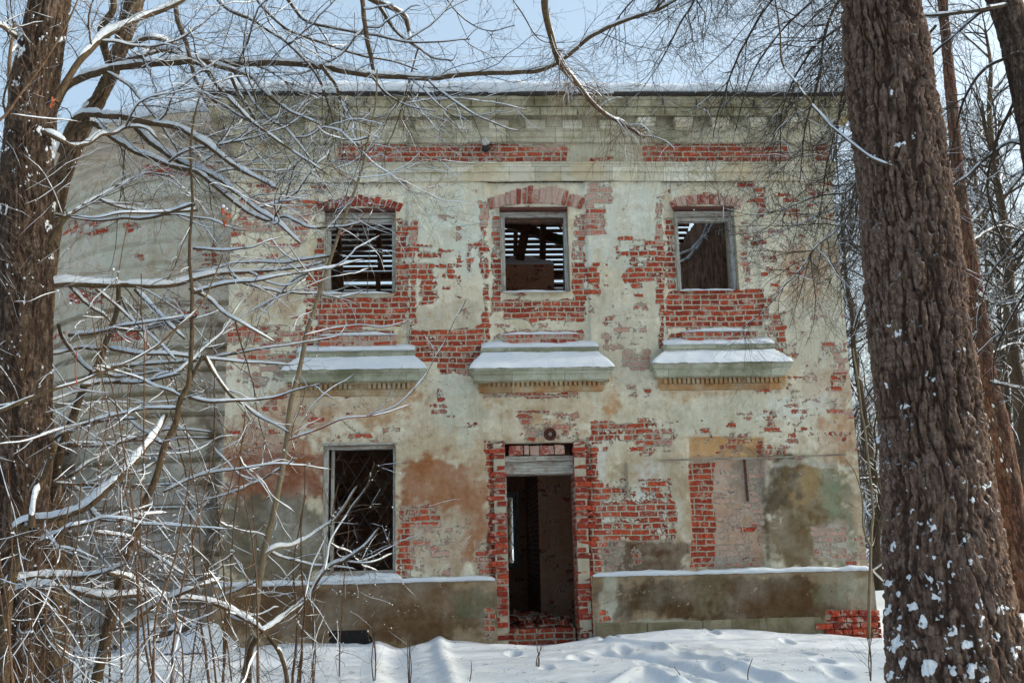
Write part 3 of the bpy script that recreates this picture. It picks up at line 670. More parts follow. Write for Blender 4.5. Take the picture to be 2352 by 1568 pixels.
def soft_slab(name,x0,x1,y0,y1,zf,h,parent,seed=0,drop=None,ends=.08):
    """snow lying on a ledge: top follows zf(y) + h"""
    nx=max(8,int((x1-x0)/.04));ny=8;V=[]
    for i in range(nx+1):
        x=x0+(x1-x0)*i/nx;e=min(x-x0,x1-x)
        for j in range(ny+1):
            t=j/ny;y=y0+(y1-y0)*t
            n=float(fbm(x*5,y*5,seed,seed,3))
            hh=h*(.45+1.0*n)*min(1,(e+.01)/ends)**.5*(min(1,(t+.02)/.3)**.5)
            V.append((x,y-(.012*n),zf(y)+(hh if j else -.012*float(vn(x*14,seed,0,3)))))
        V.append((x,y0+.01,zf(y0)-.004))
    K=ny+2
    F=[]
    for i in range(nx):
        for j in range(ny): F.append((i*K+j,(i+1)*K+j,(i+1)*K+j+1,i*K+j+1))
        F.append((i*K+ny+1,(i+1)*K+ny+1,(i+1)*K,i*K))
    return mesh(name,V,F,M['snow'],parent,True)
for k in ('wl','wm','wr'):
    a,b,c,d=OP[k];soft_slab('sill_snow',a+.02,b-.08,-.035,.12,lambda y:c-.012,.03,house,int(a*10)+20)
a,b,c,d=OP['ll'];soft_slab('sill_snow',a-.05,b+.1,-.10,.14,lambda y:c-.03,.09,house,44)
# ---- the three little cornices between the storeys
def sill_cornice(fx0,fx1,fy0,fy1,dx0,dx1,dy0,dy1,ux0,ux1,uy0,uy1,sx0,sx1,sy,seed):
    P=.27
    xc=(fx0+fx1)/2
    X0=W(fx0,fy0,-P)[0]+P;X1=W(fx1,fy0,-P)[0]-P
    zt=W(xc,fy0,-P)[1];zb=W(xc,fy1,-P*.75)[1]
    cornice('sill_cornice',X0,X1,[(.08,zb-.02),(P*.72,zb),(P*.76,zb+.07),(P*.88,zb+.085),(P*.92,zb+.12),(P,zt-.03),(P,zt),(P-.03,zt+.005)],M['stone_green'],yb=.02,seed=seed)
    # dentil band
    za_=W(xc,dy0,-.10)[1];zb_=W(xc,dy1,-.10)[1];A=W(dx0,dy0,-.1)[0];B=W(dx1,dy0,-.1)[0]
    cornice('dentil_bed',A,B,[(0,zb_-.085),(.035,zb_-.07),(.04,zb_-.03),(.055,zb_-.02),(.06,zb_+.0),(.05,zb_+.003),(.05,za_),(.11,za_+.01),(.12,zb-.018)],M['ochre'],yb=.02,seed=seed+1)
    n=int((B-A)/.066)
    m=MB()
    for i in range(n):
        x=A+(B-A)*(i+.5)/n
        if random.random()<.06: continue
        m.box(x-.021,x+.021,-.105,-.045,zb_,za_,.0015)
    m.build('dentils',M['ochre'],house,False)
    # upper ledge and sloping snow-covered weathering
    U0=W(ux0,uy1,-.12)[0];U1=W(ux1,uy1,-.12)[0];zu0=W(xc,uy1,-.12)[1];zu1=W(xc,uy0,-.12)[1]
    cornice('window_ledge',U0,U1,[(.09,zu0-.06),(.10,zu0),(.12,zu1-.02),(.12,zu1),(.0,zu1+.02)],M['stone_green'],yb=.02,seed=seed+2)
    soft_slab('ledge_snow',U0-.11,U1+.11,-.135,.03,lambda y:zu1+(y+.135)*.5,.035,house,seed+5)
    # weathering snow: steep mitred bank
    nx=90;ny=10;V=[]
    for i in range(nx+1):
        s=i/nx
        for j in range(ny+1):
            t=j/ny
            xl=(X0-P)*(1-t)+(U0-.10)*t;xr=(X1+P)*(1-t)+(U1+.10)*t;x=xl+(xr-xl)*s
            y=-P-.015+(P+.015-.115)*t;z=zt+.0+(zu0+.015-zt)*t**.9
            n=float(fbm(x*4,t*3,seed,seed,3))
            e=min(s,1-s)
            V.append((x,y-.02*n*(e>.0),z+.03*(n-.3)*(1 if j else 0)+(-.016*float(vn(x*16,seed,0,4)) if j==0 else .008)))
    F=[(i*(ny+1)+j,(i+1)*(ny+1)+j,(i+1)*(ny+1)+j+1,i*(ny+1)+j+1) for i in range(nx) for j in range(ny)]
    mesh('cornice_snow',V,F,M['snow'],house,True)
    # stepped brick apron with snow
    S0=W(sx0,sy,-.05)[0];S1=W(sx1,sy,-.05)[0];zs=W(xc,sy+4,-.05)[1]
    bx=MB().box(S0,S1,-.05,.05,zu1+.03,zs,.003).build('brick_apron',M['brick_washed'],house,False,.004)
    soft_slab('apron_snow',S0-.01,S1+.01,-.06,.04,lambda y:zs,.04,house,seed+9,ends=.3)
sill_cornice(645,982,847,873,675,944,881,893,700,935,805,823,734,910,765,11)
sill_cornice(1077,1412,843,872,1107,1381,874,886,1124,1358,797,812,1156,1328,763,31)
sill_cornice(1497,1822,831,861,1523,1798,866,879,1542,1763,790,808,1567,1736,756,51)
# ---- plinth
def plinth(x0,x1,pyc,pxc,seed):
    zt=W(pxc,pyc,-.09)[1]
    P=.09
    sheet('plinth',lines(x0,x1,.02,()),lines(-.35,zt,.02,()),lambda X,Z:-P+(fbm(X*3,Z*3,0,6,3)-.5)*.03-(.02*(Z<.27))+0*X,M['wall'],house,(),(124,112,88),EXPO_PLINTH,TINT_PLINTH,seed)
    MB().box(x0,x1,-P+.008,.01,zt-.03,zt-.002).build('plinth_top',M['stone'],house)
    MB().box(x0+.002,x0+.02,-P+.02,.01,-.3,zt-.004).box(x1-.02,x1-.002,-P+.02,.01,-.3,zt-.004).build('plinth_end',M['brick_side'],house)
    soft_slab('plinth_snow',x0+.02,x1-.02,-P-.015,.01,lambda y:zt-.008,.055,house,seed+3)
plinth(XL-.05,OP['door'][0]-.15,1338,800,60);plinth(OP['door'][1]+.17,XR+.04,1314,1690,70)
# vents at the foot of the plinth: near-black slabs paint the shade of the openings
for x0,x1 in ((648,700),(756,858)):
    A=W(x0,1450,-.1)[0];B=W(x1,1450,-.1)[0];zv=W(800,1447,-.1)[1]
    MB().box(A,B,-.112,-.1,-.05,zv,.004).build('cellar_vent',plain('vent_shade',(.012,.011,.01)),house)
# brick corner stub at the right end
cx0=W(1893,1410,-.14)[0];cx1=W(2022,1410,-.14)[0];zb1=W(1960,1403,-.14)[1]
m=MB();z=-.12;r=0
while z<zb1-.05:
    x=cx0+(.0 if r%2 else -.13)+(0.06*r if z>.1 else 0);
    while x<cx1-.02:
        w=min(random.choice((.25,.125)),cx1-x);m.box(x,x+w-.012,-.15+random.uniform(-.008,.008),.3,z,z+.07,.004);x+=w
    z+=.082;r+=1
m.build('corner_brick_footing',M['brick_piece'],house,False,.006)
# foot stones
m=MB();x=OP['door'][1]+.2
while x<cx0-.1:
    w=random.uniform(.4,.9);m.box(x,min(x+w,cx0-.02)-.012,-.13,0,-.3,W(1600,1424+random.uniform(-2,3),-.13)[1],.008);x+=w
m.build('foot_stones',stone_mat('foot_stone',lin((138,132,112)),lin((112,104,82)),lin((86,80,60))),house,False,.014)
# ---- battens fixed to the wall
p0=W(1515,1056,-.03);p1=W(1943,1043,-.03)
MB().bar((p0[0],-.03,p0[1]),((p0[0]+p1[0])/2,-.025,(p0[1]+p1[1])/2-.015),.02,.024).bar(((p0[0]+p1[0])/2,-.025,(p0[1]+p1[1])/2-.015),(p1[0],-.03,p1[1]),.02,.022).build('horizontal_batten',M['batten'],house)
p0=W(1712,1052,-.02);p1=W(1720,1150,-.02);MB().bar((p0[0],.03,p0[1]),(p1[0],.03,p1[1]),.028,.02,up=(0,1,0)).build('upright_batten',M['rust'],house)
p0=W(1439,1062,-.02);p1=W(1443,1142,-.02);MB().bar((p0[0],-.02,p0[1]),(p1[0],-.02,p1[1]),.025,.02,up=(0,1,0)).build('upright_batten',M['batten'],house)
# ------------------------------------------------------------------ lathe for small round fittings (axis = -Y)
def lathe_y(name,cx,cz,prof,mat,parent,n=28):
    V=[];K=len(prof)
    for r,y in prof:
        for i in range(n): V.append((cx+r*math.cos(2*math.pi*i/n),y,cz+r*math.sin(2*math.pi*i/n)))
    F=[(j*n+i,j*n+(i+1)%n,(j+1)*n+(i+1)%n,(j+1)*n+i) for j in range(K-1) for i in range(n)]
    F.append(tuple(range((K-1)*n,K*n)))
    return mesh(name,V,F,mat,parent,True)
lx,lz=W(1264,996,-.08)
lamp=empty('wall_lamp',(lx,0,lz),'round rusty base of a vanished lamp on the wall above the doorway','wall lamp')
lathe_y('rim',lx,lz,[(.085,.0),(.092,-.04),(.088,-.07),(.07,-.075),(.066,-.05)],M['rust'],lamp)
lathe_y('dish',lx,lz,[(.066,-.05),(.05,-.045),(.03,-.04)],M['dark_iron'],lamp)
lathe_y('socket',lx,lz,[(.026,-.04),(.026,-.065),(.016,-.07),(.012,-.055)],M['batten'],lamp,16)
ix,iz=W(1116,330,-.12)
ins=empty('insulator',(ix,0,iz),'white porcelain cable insulator on an iron pin below the main cornice','insulator')
lathe_y('bell',ix-.01,iz+.03,[(.02,-.02),(.05,-.04),(.065,-.10),(.06,-.15),(.03,-.17)],M['porcelain'],ins,18)
lathe_y('shade',ix,iz-.04,[(.03,.0),(.06,-.03),(.06,-.1),(.045,-.12),(.02,-.125)],M['dark_iron'],ins,18)
MB().bar((ix+.09,-.03,iz+.05),(ix+.085,-.06,iz-.02),.02,.02).bar((ix+.09,.02,iz+.03),(ix+.09,-.06,iz+.03),.02,.02).build('pin',M['rust'],ins)
# ------------------------------------------------------------------ rotunda wing on the left
WR=3.6;WC=np.array((XL-.35,.75+WR))
wing=empty('rotunda',(WC[0],WC[1],0),'curved rusticated wing with greyish plaster bands left of the main front, behind the thicket','house wing')
zwE=W(440,273,.75)[1]
th=np.linspace(-math.pi/2+.25,-math.pi-.6,260)   # from right end round to the left
def wing_xyz(A,Z):
    grp=((Z+.06)%.335)/.335
    band=.028*sstep(.80,.84,grp)*sstep(1.,.96,grp)
    band=np.where(Z<W(300,700,1.)[1],band,band*.35)
    groove=-.02*sstep(.74,.77,grp)*sstep(.82,.79,grp)
    r=WR+band+np.where(Z<W(300,700,1.)[1],groove,0)+(fbm(A*WR*2,Z*2,0,14,3)-.5)*.035
    # upper mouldings
    for z0,z1,p in ((zwE-.20,zwE,.26),(zwE-.40,zwE-.20,.2),(zwE-.66,zwE-.40,.09),(zwE-.80,zwE-.66,.05),(zwE-1.28,zwE-1.02,.05),(zwE-1.62,zwE-1.5,.03)):
        r=r+p*sstep(z0-.012,z0,Z)*sstep(z1+.012,z1-.001,Z)
    return np.stack((WC[0]+r*np.cos(A),WC[1]+r*np.sin(A),Z),-1).reshape(-1,3)
WT=[(0,1040,505,1460,(134,134,128),.9,.5),(0,1000,505,1120,(150,148,132),.7,.8),(100,620,505,1000,(168,160,140),.85,.6),(250,860,505,980,(150,136,112),.7,.9),(470,700,506,1000,(120,98,80),.7,.8),(470,1000,506,1440,(84,74,64),.8,.6),(150,400,505,620,(176,174,156),.8,.7),(250,1180,400,1300,(118,118,116),.7,.9),(230,1240,330,1300,(92,96,104),.7,.9),(0,1250,480,1450,(112,100,90),.5,.9)]  # the two dark strips at the seam paint in the junction's shadow
WE=[(330,378,500,408,.85,.3),(130,500,300,540,.62,.2),(300,510,345,540,.6,.3),(290,580,330,600,.5,.2),(160,670,240,700,.85,.05),(200,655,222,668,.8,.05),(250,740,320,785,.72,.05),(400,680,500,720,.5,.2),(440,655,490,730,.55,.3),(270,720,330,750,.5,.2),(455,560,500,610,.4,.2),(110,760,160,800,.5,.2)]
zs=np.arange(-.3,zwE,.016)
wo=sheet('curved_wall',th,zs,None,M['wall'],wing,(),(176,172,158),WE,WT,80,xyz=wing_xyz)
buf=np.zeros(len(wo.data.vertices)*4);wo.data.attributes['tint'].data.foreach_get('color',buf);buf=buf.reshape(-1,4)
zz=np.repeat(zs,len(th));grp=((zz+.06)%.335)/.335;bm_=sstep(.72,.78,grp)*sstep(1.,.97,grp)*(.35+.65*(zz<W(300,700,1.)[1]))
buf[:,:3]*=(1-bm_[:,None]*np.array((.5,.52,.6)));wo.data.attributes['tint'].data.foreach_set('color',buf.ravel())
# cone roof with thick snow
V=[];F=[];na=120;prf=[(WR+.26,zwE+.0),(WR+.33,zwE+.01),(WR+.36,zwE+.08),(WR+.32,zwE+.17),(WR+.2,zwE+.25),(WR-.6,zwE+.55),(WR-1.8,zwE+1.0),(.05,zwE+1.6)]
for r,z in prf:
    for i in range(na):
        A=2*math.pi*i/na;rr=r+.03*math.sin(A*9)+.02*math.sin(A*23)
        V.append((WC[0]+rr*math.cos(A),WC[1]+rr*math.sin(A),z+.02*math.sin(A*14)))
F=[(j*na+i,j*na+(i+1)%na,(j+1)*na+(i+1)%na,(j+1)*na+i) for j in range(len(prf)-1) for i in range(na)]
mesh('roof_snow',V,F,M['snow'],wing)
# ledges of snow on the rustication
for py in (1115,1168):
    z=W(300,py,1.)[1];V=[]
    aa=np.linspace(-math.pi/2-.02,-math.pi/2-.7,60)
    for A in aa:
        w=.012*max(0,math.sin(A*17)+.5)
        for r,dz in ((WR,0),(WR+.03,0),(WR+.03,w),(WR,w+.01)): V.append((WC[0]+r*math.cos(A),WC[1]+r*math.sin(A),z+dz))
    F=[(i*4+j,i*4+(j+1)%4,(i+1)*4+(j+1)%4,(i+1)*4+j) for i in range(59) for j in range(4)]
    mesh('ledge_snow',V,F,M['snow'],wing)
# maroon shed at the left
sx0=W(-260,1200,1.2)[0];sx1=W(104,1200,1.2)[0];sz=W(60,1040,1.2)[1]
shed=empty('shed',((sx0+sx1)/2,1.7,0),'low maroon boarded shed with a snowy roof at the left edge behind the thicket','shed')
m=MB();x=sx0
while x<sx1: m.box(x,min(x+.15,sx1)-.006,1.2+random.uniform(-.006,.006),1.5,-.2,sz,.003);x+=.15
m.build('board_wall',M['maroon'],shed);MB().box(sx0-.1,sx1+.1,1.05,2.6,sz,sz+.04).build('roof',M['roof_metal'],shed)
soft_slab('roof_snow',sx0-.1,sx1+.1,1.02,2.6,lambda y:sz+.04+(y-1)*.1,.16,shed,3)
# rubble and dark boards at the foot of the wing
for i,(px,py,w,nn) in enumerate(((352,1440,.34,7),(470,1420,.4,9),(410,1462,.3,6))):
    x,z=W(px,py,.0);e=empty('rubble_heap',(x,-.05,0),['heap of dark broken boards poking from snow at the foot of the rotunda, left one','steeper heap of dark boards against the left corner of the main front','low dark heap between the two board heaps at the rotunda foot'][i],'rubble','board heaps at the rotunda foot')
    m=MB()
    for k in range(nn):
        a=np.array((x+random.uniform(-w,w),-.1+random.uniform(-.15,.3),random.uniform(-.1,.25)));dv=np.array((random.uniform(-1,1),random.uniform(-.3,.3),random.uniform(-.4,.5)));dv/=np.linalg.norm(dv)
        m.bar(a-dv*w*.7,a+dv*w*.7,.14,.05,j=.02)
    m.build('boards',M['roof_metal'],e)
    V=[]
    n1=18
    for a_ in range(n1):
        for b_ in range(n1):
            u=(a_/(n1-1)*2-1);v=(b_/(n1-1)*2-1);q=math.sqrt(u*u+v*v)
            V.append((x+u*w*1.3,-.05+v*.4,max(-.12,.30*(1-q*q)*(.5+float(fbm(u*3+i*7,v*3,0,2,3))))))
    F=[(a_*n1+b_,(a_+1)*n1+b_,(a_+1)*n1+b_+1,a_*n1+b_+1) for a_ in range(n1-1) for b_ in range(n1-1)]
    mesh('snow_cover',V,F,M['snow'],e)
# ------------------------------------------------------------------ GROUND
FEET=[(1400,1478,30),(1560,1442,14),(1500,1462,20),(1700,1462,22),(1640,1472,20),(1565,1500,34),(1690,1500,24),(1850,1500,26),(1890,1518,26),(1920,1535,34),(1740,1543,46),(1570,1548,40),(1480,1520,30),(1250,1462,40),(1330,1512,30),(1430,1497,26),(1950,1490,28),(1810,1478,20),(1255,1528,22),(1180,1500,24),(1700,1517,22),(1640,1530,26)]
def ground_z(X,Y):
    Z=-.024*np.clip(-Y,0,14)-.02
    near=np.clip(1-np.hypot(X,Y+7)/30,0,1)
    Z=Z+(fbm(X*.5,Y*.7,0,40,3)-.5)*.15*sstep(1.,-.6,Y)+(fbm(X*1.6,Y*2.4,0,41,3)-.5)*.07*sstep(1.,-.2,Y)
    Z=Z+(fbm(X*.05,Y*.05,0,44,3)-.5)*3*(1-near)**2
    # banks against the wall
    def g(cx,cy,sx,sy,h): return h*np.exp(-((X-cx)/sx)**2-((Y-cy)/sy)**2)
    Z=Z+(fbm(X*7,Y*9,0,47,3)-.5)*.022*sstep(.5,-.3,Y)
    Z=Z+g(3.1,-.15,1.4,.7,.12)+g(-2.3,-.1,1.5,.6,.05)+g(5.6,-.2,.6,.5,-.04)+g(1.1,.0,.55,.6,-.03)+g(-.6,-.3,.8,.5,.05)+g(-5,-.6,2,1,.05)
    for (px,py,w) in FEET:
        x,y=G(px,py);s=w/163.*.5
        Z=Z-.055*np.exp(-(((X-x)/(s))**2+((Y-y)/(s*1.8+.06))**2)**1.2)+.012*np.exp(-((np.hypot((X-x)/s,(Y-y)/(s*1.8+.06))-1.5)/.4)**2)
    # trampled track towards the door
    for pts,w,h in ((((1003,1452),(1006,1480),(1018,1512),(1036,1548),(1042,1575)),.10,.06),(((874,1450),(868,1490),(866,1530),(866,1575)),.11,.04),(((1400,1568),(1480,1535),(1560,1560)),.08,.07),(((930,1568),(900,1520),(930,1480)),.2,-.06),((960,1560),(1180,1568),.15) if 0 else (((1200,1480),(1300,1476),(1380,1472)),.12,-.05),(((1380,1500),(1500,1510),(1640,1545),(1760,1568)),.1,-.08),(((1400,1486),(1520,1492),(1700,1530),(1900,1568)),.07,.06)):
        Q=[G(*p) for p in pts];best=np.full(X.shape,9.)
        for (x0,y0),(x1,y1) in zip(Q[:-1],Q[1:]):
            dx,dy=x1-x0,y1-y0;t=np.clip(((X-x0)*dx+(Y-y0)*dy)/(dx*dx+dy*dy),0,1)
            best=np.minimum(best,np.hypot(X-x0-t*dx,Y-y0-t*dy))
        Z=Z+h*np.exp(-(best/w)**2)
    inside=(X>XL+.2)&(X<XR-.1)&(Y>.12)&(Y<YB+.3)
    return np.where(inside,-.25,Z)
def axis(a,b,step,far,g=1.12):
    L=list(np.arange(a,b,step));s=step;x=b
    while x<far: L.append(x);s*=g;x+=s
    s=step;x=a-step;lo=[]
    while x>-far: lo.append(x);s*=g;x-=s
    return np.array(lo[::-1]+L)
gx=axis(-7,8.,.035,420);gy=axis(-6.8,.5,.035,420)
X,Y=np.meshgrid(gx,gy);Z=ground_z(X,Y);P=np.stack((X,Y,Z),-1).reshape(-1,3);I=np.arange(P.shape[0]).reshape(X.shape)
F=np.stack((I[:-1,:-1],I[:-1,1:],I[1:,1:],I[1:,:-1]),-1).reshape(-1,4)
tag(mesh('snow_ground',P,F,M['snow'],None,True),kind='structure')
def gz(x,y): return float(ground_z(np.array([[x]],float),np.array([[y]],float))[0,0])
# snow-capped stakes
for i,(px,py0,py1,lab) in enumerate(((876,1418,1462,'blunt snow-plastered stake in front of the plinth, left of the pair'),(1000,1424,1462,'pointed snow-plastered stake in front of the plinth, right of the pair'))):
    x,y=G(px,py1,-.02);h=(py1-py0)/163.*(14+y)/14+.05;e=empty('stake',(x,y,gz(x,y)),lab,'stake','snow-covered stakes')
    V=[];n=14;pr=[(.10,-.06),(.07,.02),(.05,.10),(.042,.6*h),(.034,.85*h),(.016,h)]
    for r,z in pr:
        for k in range(n): V.append((x+(r+.008*math.sin(k*2.1+z*30))*math.cos(2*math.pi*k/n)-.02*z*(1 if i else -1),y+r*math.sin(2*math.pi*k/n),gz(x,y)+z))
    F=[(j*n+k,j*n+(k+1)%n,(j+1)*n+(k+1)%n,(j+1)*n+k) for j in range(len(pr)-1) for k in range(n)]+[tuple(range((len(pr)-1)*n,len(pr)*n))]
    mesh('snow_cap',V,F,M['snow'],e);MB().box(x-.012,x+.012,y-.012,y+.012,gz(x,y)-.1,gz(x,y)+h*.96).build('post',M['bark_twig'],e)
# ------------------------------------------------------------------ TREES: curve tools
def rs(P,R,K):
    """smooth resample of a traced polyline"""
    P=np.asarray(P,float);R=np.asarray(R,float)
    d=np.r_[0,np.cumsum(np.linalg.norm(np.diff(P,axis=0),axis=1))];t=np.linspace(0,d[-1],K)
    n=len(P);out=np.zeros((K,3))
    T=np.zeros_like(P)
    for i in range(n):
        a,b=max(0,i-1),min(n-1,i+1);T[i]=(P[b]-P[a])/(d[b]-d[a])
    j=np.clip(np.searchsorted(d,t,side='right')-1,0,n-2);h=(d[j+1]-d[j]);s=(t-d[j])/h;s_=s[:,None];h_=h[:,None]
    out=(2*s_**3-3*s_**2+1)*P[j]+(s_**3-2*s_**2+s_)*h_*T[j]+(-2*s_**3+3*s_**2)*P[j+1]+(s_**3-s_**2)*h_*T[j+1]
    return out,np.interp(t,d,R)
def frames(P):
    T=np.gradient(P,axis=1);T/=np.linalg.norm(T,axis=2,keepdims=True)+1e-9
    m=P[:,-1]-P[:,0];m/=np.linalg.norm(m,axis=1,keepdims=True)+1e-9
    ref=np.where(np.abs(m[:,2:3])<.8,np.array([[0,0,1.]]),np.array([[0,1.,0]]))
    S=np.cross(T,ref[:,None,:]);S/=np.linalg.norm(S,axis=2,keepdims=True)+1e-9
    U=np.cross(S,T);return T,S,U
def tubes(P,R,n=3):
    """P (N,K,3), R (N,K) -> verts, quads"""
    N,K,_=P.shape;T,S,U=frames(P);a=np.arange(n)*2*np.pi/n
    V=P[:,:,None,:]+R[:,:,None,None]*(S[:,:,None,:]*np.cos(a)[None,None,:,None]+U[:,:,None,:]*np.sin(a)[None,None,:,None])
    idx=np.arange(N*K*n).reshape(N,K,n);nx=np.roll(idx,-1,axis=2)
    F=np.stack((idx[:,:-1],nx[:,:-1],nx[:,1:],idx[:,1:]),-1).reshape(-1,4)
    return V.reshape(-1,3),F
def snowcaps(P,R,amt=1.,seed=0,minh=.0,thr=.35,wide=1.):
    """snow lying along the upper side of near-horizontal curves"""
    N,K,_=P.shape;T,S,U=frames(P)
    z=np.array((0,0,1.));up=z-T*(T@z)[...,None];un=np.linalg.norm(up,axis=2);up/=un[...,None]+1e-6
    side=np.cross(T,up);side/=np.linalg.norm(side,axis=2,keepdims=True)+1e-6
    nz=fbm(P[...,0]*6+seed,P[...,1]*6,P[...,2]*6,seed,3)
    nf=vn(P[...,0]*22,P[...,1]*22,P[...,2]*22,seed+3)
    k=sstep(thr,thr+.3,un)*sstep(.30,.46,nz+.09*amt)
    w=(R*.95*wide+.0006)*k*(.75+.4*nf);h=(R*1.2+minh*.8)*amt*k*(.35+1.0*nz)*(.7+.6*nf)
    e=np.minimum(np.arange(K),np.arange(K)[::-1]);ek=np.clip(e/1.5,0,1)[None,:];w=w*(.3+.7*ek);h=h*ek
    m=7;V=np.zeros((N,K,m,3));an=np.linspace(-.35,math.pi+.35,m)
    base=P+up*(R*.42)[...,None]
    for i,a in enumerate(an):
        V[:,:,i]=base+side*(np.cos(a)*w)[...,None]+up*(np.where(np.sin(a)>0,np.sin(a)*(h+R*.4*k),np.sin(a)*R*.5*k))[...,None]
    idx=np.arange(N*K*m).reshape(N,K,m);nx=np.roll(idx,-1,axis=2)
    F=np.stack((idx[:,:-1],nx[:,:-1],nx[:,1:],idx[:,1:]),-1).reshape(-1,4)
    live=(k[:,:-1]>.02)|(k[:,1:]>.02);F=F[np.repeat(live.ravel(),m)]
    return V.reshape(-1,3),F
def spawn(parents,dens,lenf,rf,K=6,ang=(30,65),wig=.16,grav=0.,t0=.1,t1=1.,bias=None,biasw=0.,seed=None,minr=.0012,taper=.35,nmax=None):
    """children growing from a list of (P (N,K,3), R (N,K)) batches"""
    rng=RNG
    PP=[];DD=[];RR=[];LL=[]
    for P,R in parents:
        N,Kp,_=P.shape;L=np.linalg.norm(np.diff(P,axis=1),axis=2).sum(1)
        cnt=rng.poisson(L*dens);tot=int(cnt.sum())
        if tot==0: continue
        ip=np.repeat(np.arange(N),cnt);t=t0+(t1-t0)*rng.random(tot);f=t*(Kp-1);i=np.minimum(f.astype(int),Kp-2);s=(f-i)[:,None]
        PP.append(P[ip,i]*(1-s)+P[ip,i+1]*s);d=P[ip,i+1]-P[ip,i];d/=np.linalg.norm(d,axis=1,keepdims=True)+1e-9
        DD.append(d);RR.append(R[ip,i]*(1-s[:,0])+R[ip,i+1]*s[:,0]);LL.append(L[ip]*(1.08-t))
    if not PP: return np.zeros((0,K,3)),np.zeros((0,K))
    p=np.concatenate(PP);d=np.concatenate(DD);r=np.concatenate(RR);L=np.concatenate(LL);n=len(p)
    if nmax and n>nmax:
        q=rng.permutation(n)[:nmax];p,d,r,L=p[q],d[q],r[q],L[q];n=nmax
    q=rng.normal(size=(n,3));q-=d*(q*d).sum(1,keepdims=True);q/=np.linalg.norm(q,axis=1,keepdims=True)+1e-9
    a=np.radians(rng.uniform(ang[0],ang[1],n))[:,None];v=d*np.cos(a)+q*np.sin(a)
    if bias is not None: v=v+np.array(bias)*biasw;v/=np.linalg.norm(v,axis=1,keepdims=True)
    ln=lenf(L,rng.random(n));r0=np.maximum(np.minimum(r*.75,rf(ln)),minr)
    O=np.zeros((n,K,3));O[:,0]=p
    for k in range(1,K):
        O[:,k]=O[:,k-1]+v*(ln/(K-1))[:,None]
        v=v+rng.normal(size=(n,3))*wig;v[:,2]+=grav;v/=np.linalg.norm(v,axis=1,keepdims=True)
    s=np.linspace(1,taper,K)[None,:];Rr=np.maximum(r0[:,None]*s,minr*.8)
    return O,Rr
def cat(lst):
    V=[];F=[];n=0
    for v,f in lst: V.append(v);F.append(f+n);n+=len(v)
    return np.concatenate(V),np.concatenate(F)
def clumps(Pts,size,seed=0):
    """little lumps of snow caught in forks"""
    ph=(1+5**.5)/2;B=np.array([(-1,ph,0),(1,ph,0),(-1,-ph,0),(1,-ph,0),(0,-1,ph),(0,1,ph),(0,-1,-ph),(0,1,-ph),(ph,0,-1),(ph,0,1),(-ph,0,-1),(-ph,0,1)],float);B/=np.linalg.norm(B[0])
    f=[(0,11,5),(0,5,1),(0,1,7),(0,7,10),(0,10,11),(1,5,9),(5,11,4),(11,10,2),(10,7,6),(7,1,8),(3,9,4),(3,4,2),(3,2,6),(3,6,8),(3,8,9),(4,9,5),(2,4,11),(6,2,10),(8,6,7),(9,8,1)]
    v=list(map(tuple,B));mid={};ff=[]
    def m(i,j):
        k=(min(i,j),max(i,j))
        if k not in mid: q=np.array(v[i])+np.array(v[j]);q/=np.linalg.norm(q);v.append(tuple(q));mid[k]=len(v)-1
        return mid[k]
    for a,b,c in f:
        x,y,z=m(a,b),m(b,c),m(c,a);ff+=[(a,x,z),(b,y,x),(c,z,y),(x,y,z)]
    B=np.array(v);Fb=np.array(ff);N=len(Pts)
    sc=RNG.uniform(.6,1.3,(N,1,3))*np.asarray(size).reshape(-1,1,1)*(1+.35*RNG.random((N,len(B),1)));V=np.asarray(Pts)[:,None,:]+B[None]*sc
    F=(Fb[None]+(np.arange(N)*len(B))[:,None,None]).reshape(-1,3);return V.reshape(-1,3),F
def px_curve(pts,D0,D1,w0,w1,K=None,jog=.0,dvar=.0):
    n=len(pts);s=np.linspace(0,1,n);P=[];R=[]
    ph=RNG.random()*6
    for i,(x,y) in enumerate(pts):
        D=D0+(D1-D0)*s[i]+dvar*math.sin(ph+s[i]*5);P.append(at(x,y,D));R.append((w0+(w1-w0)*s[i])*D/FPX/2)
    L=np.linalg.norm(np.diff(np.array(P),axis=0),axis=1).sum();K=K or int(max(10,L/.035))
    P,R=rs(P,R,K)
    if jog:
        c=np.cumsum(RNG.normal(size=(K,3)),axis=0)*jog*.3;c-=np.linspace(0,1,K)[:,None]*c[-1];P=P+c*.3
        P+=np.stack([fbm(np.arange(K)*.12,0*np.arange(K)+q,0,int(ph*100),2)-.5 for q in (1,5,9)],1)*jog*4
    nb=fbm(P[:,0]*6,P[:,1]*6,P[:,2]*6,4,2);R=R*(.86+.28*nb)
    return P[None],R[None]
def add_branch(th,pts,D0,D1,w0,w1,mat='bark_branch',snow=1.,nm='branch',dv=.15,wide=1.):
    P,R=px_curve(pts,D0,D1,w0,w1,jog=.006,dvar=dv)
    V,F=tubes(P,R,9);b=mesh(nm,V,F,M[mat],th)
    if snow>0:
        V,F=snowcaps(P,R,snow,seed=int(pts[0][0])%97,minh=.004,wide=wide)
        if len(F): mesh('snow_layer',V,F,M['snow'],b)
    return P,R
def ground_base(px,py,D):
    p=at(px,py,D);return (p[0],p[1],gz(p[0],p[1]))
def to_ground(pts,D,dy=-1):
    """extend a traced stem (last point near the lower frame edge) down to the ground"""
    p=at(*pts[-1],D);g=gz(p[0],p[1])
    a=np.array(pts[-2],float);b=np.array(pts[-1],float);s=(b-a)/max(1,np.linalg.norm(b-a));q=list(pts)
    pos=b.copy()
    for _ in range(60):
        if at(pos[0],pos[1],D)[2]<g-.06: break
        pos=pos+s*20 if s[1]>.3 else pos+np.array((0,20.));
    q.append(tuple(pos));return q
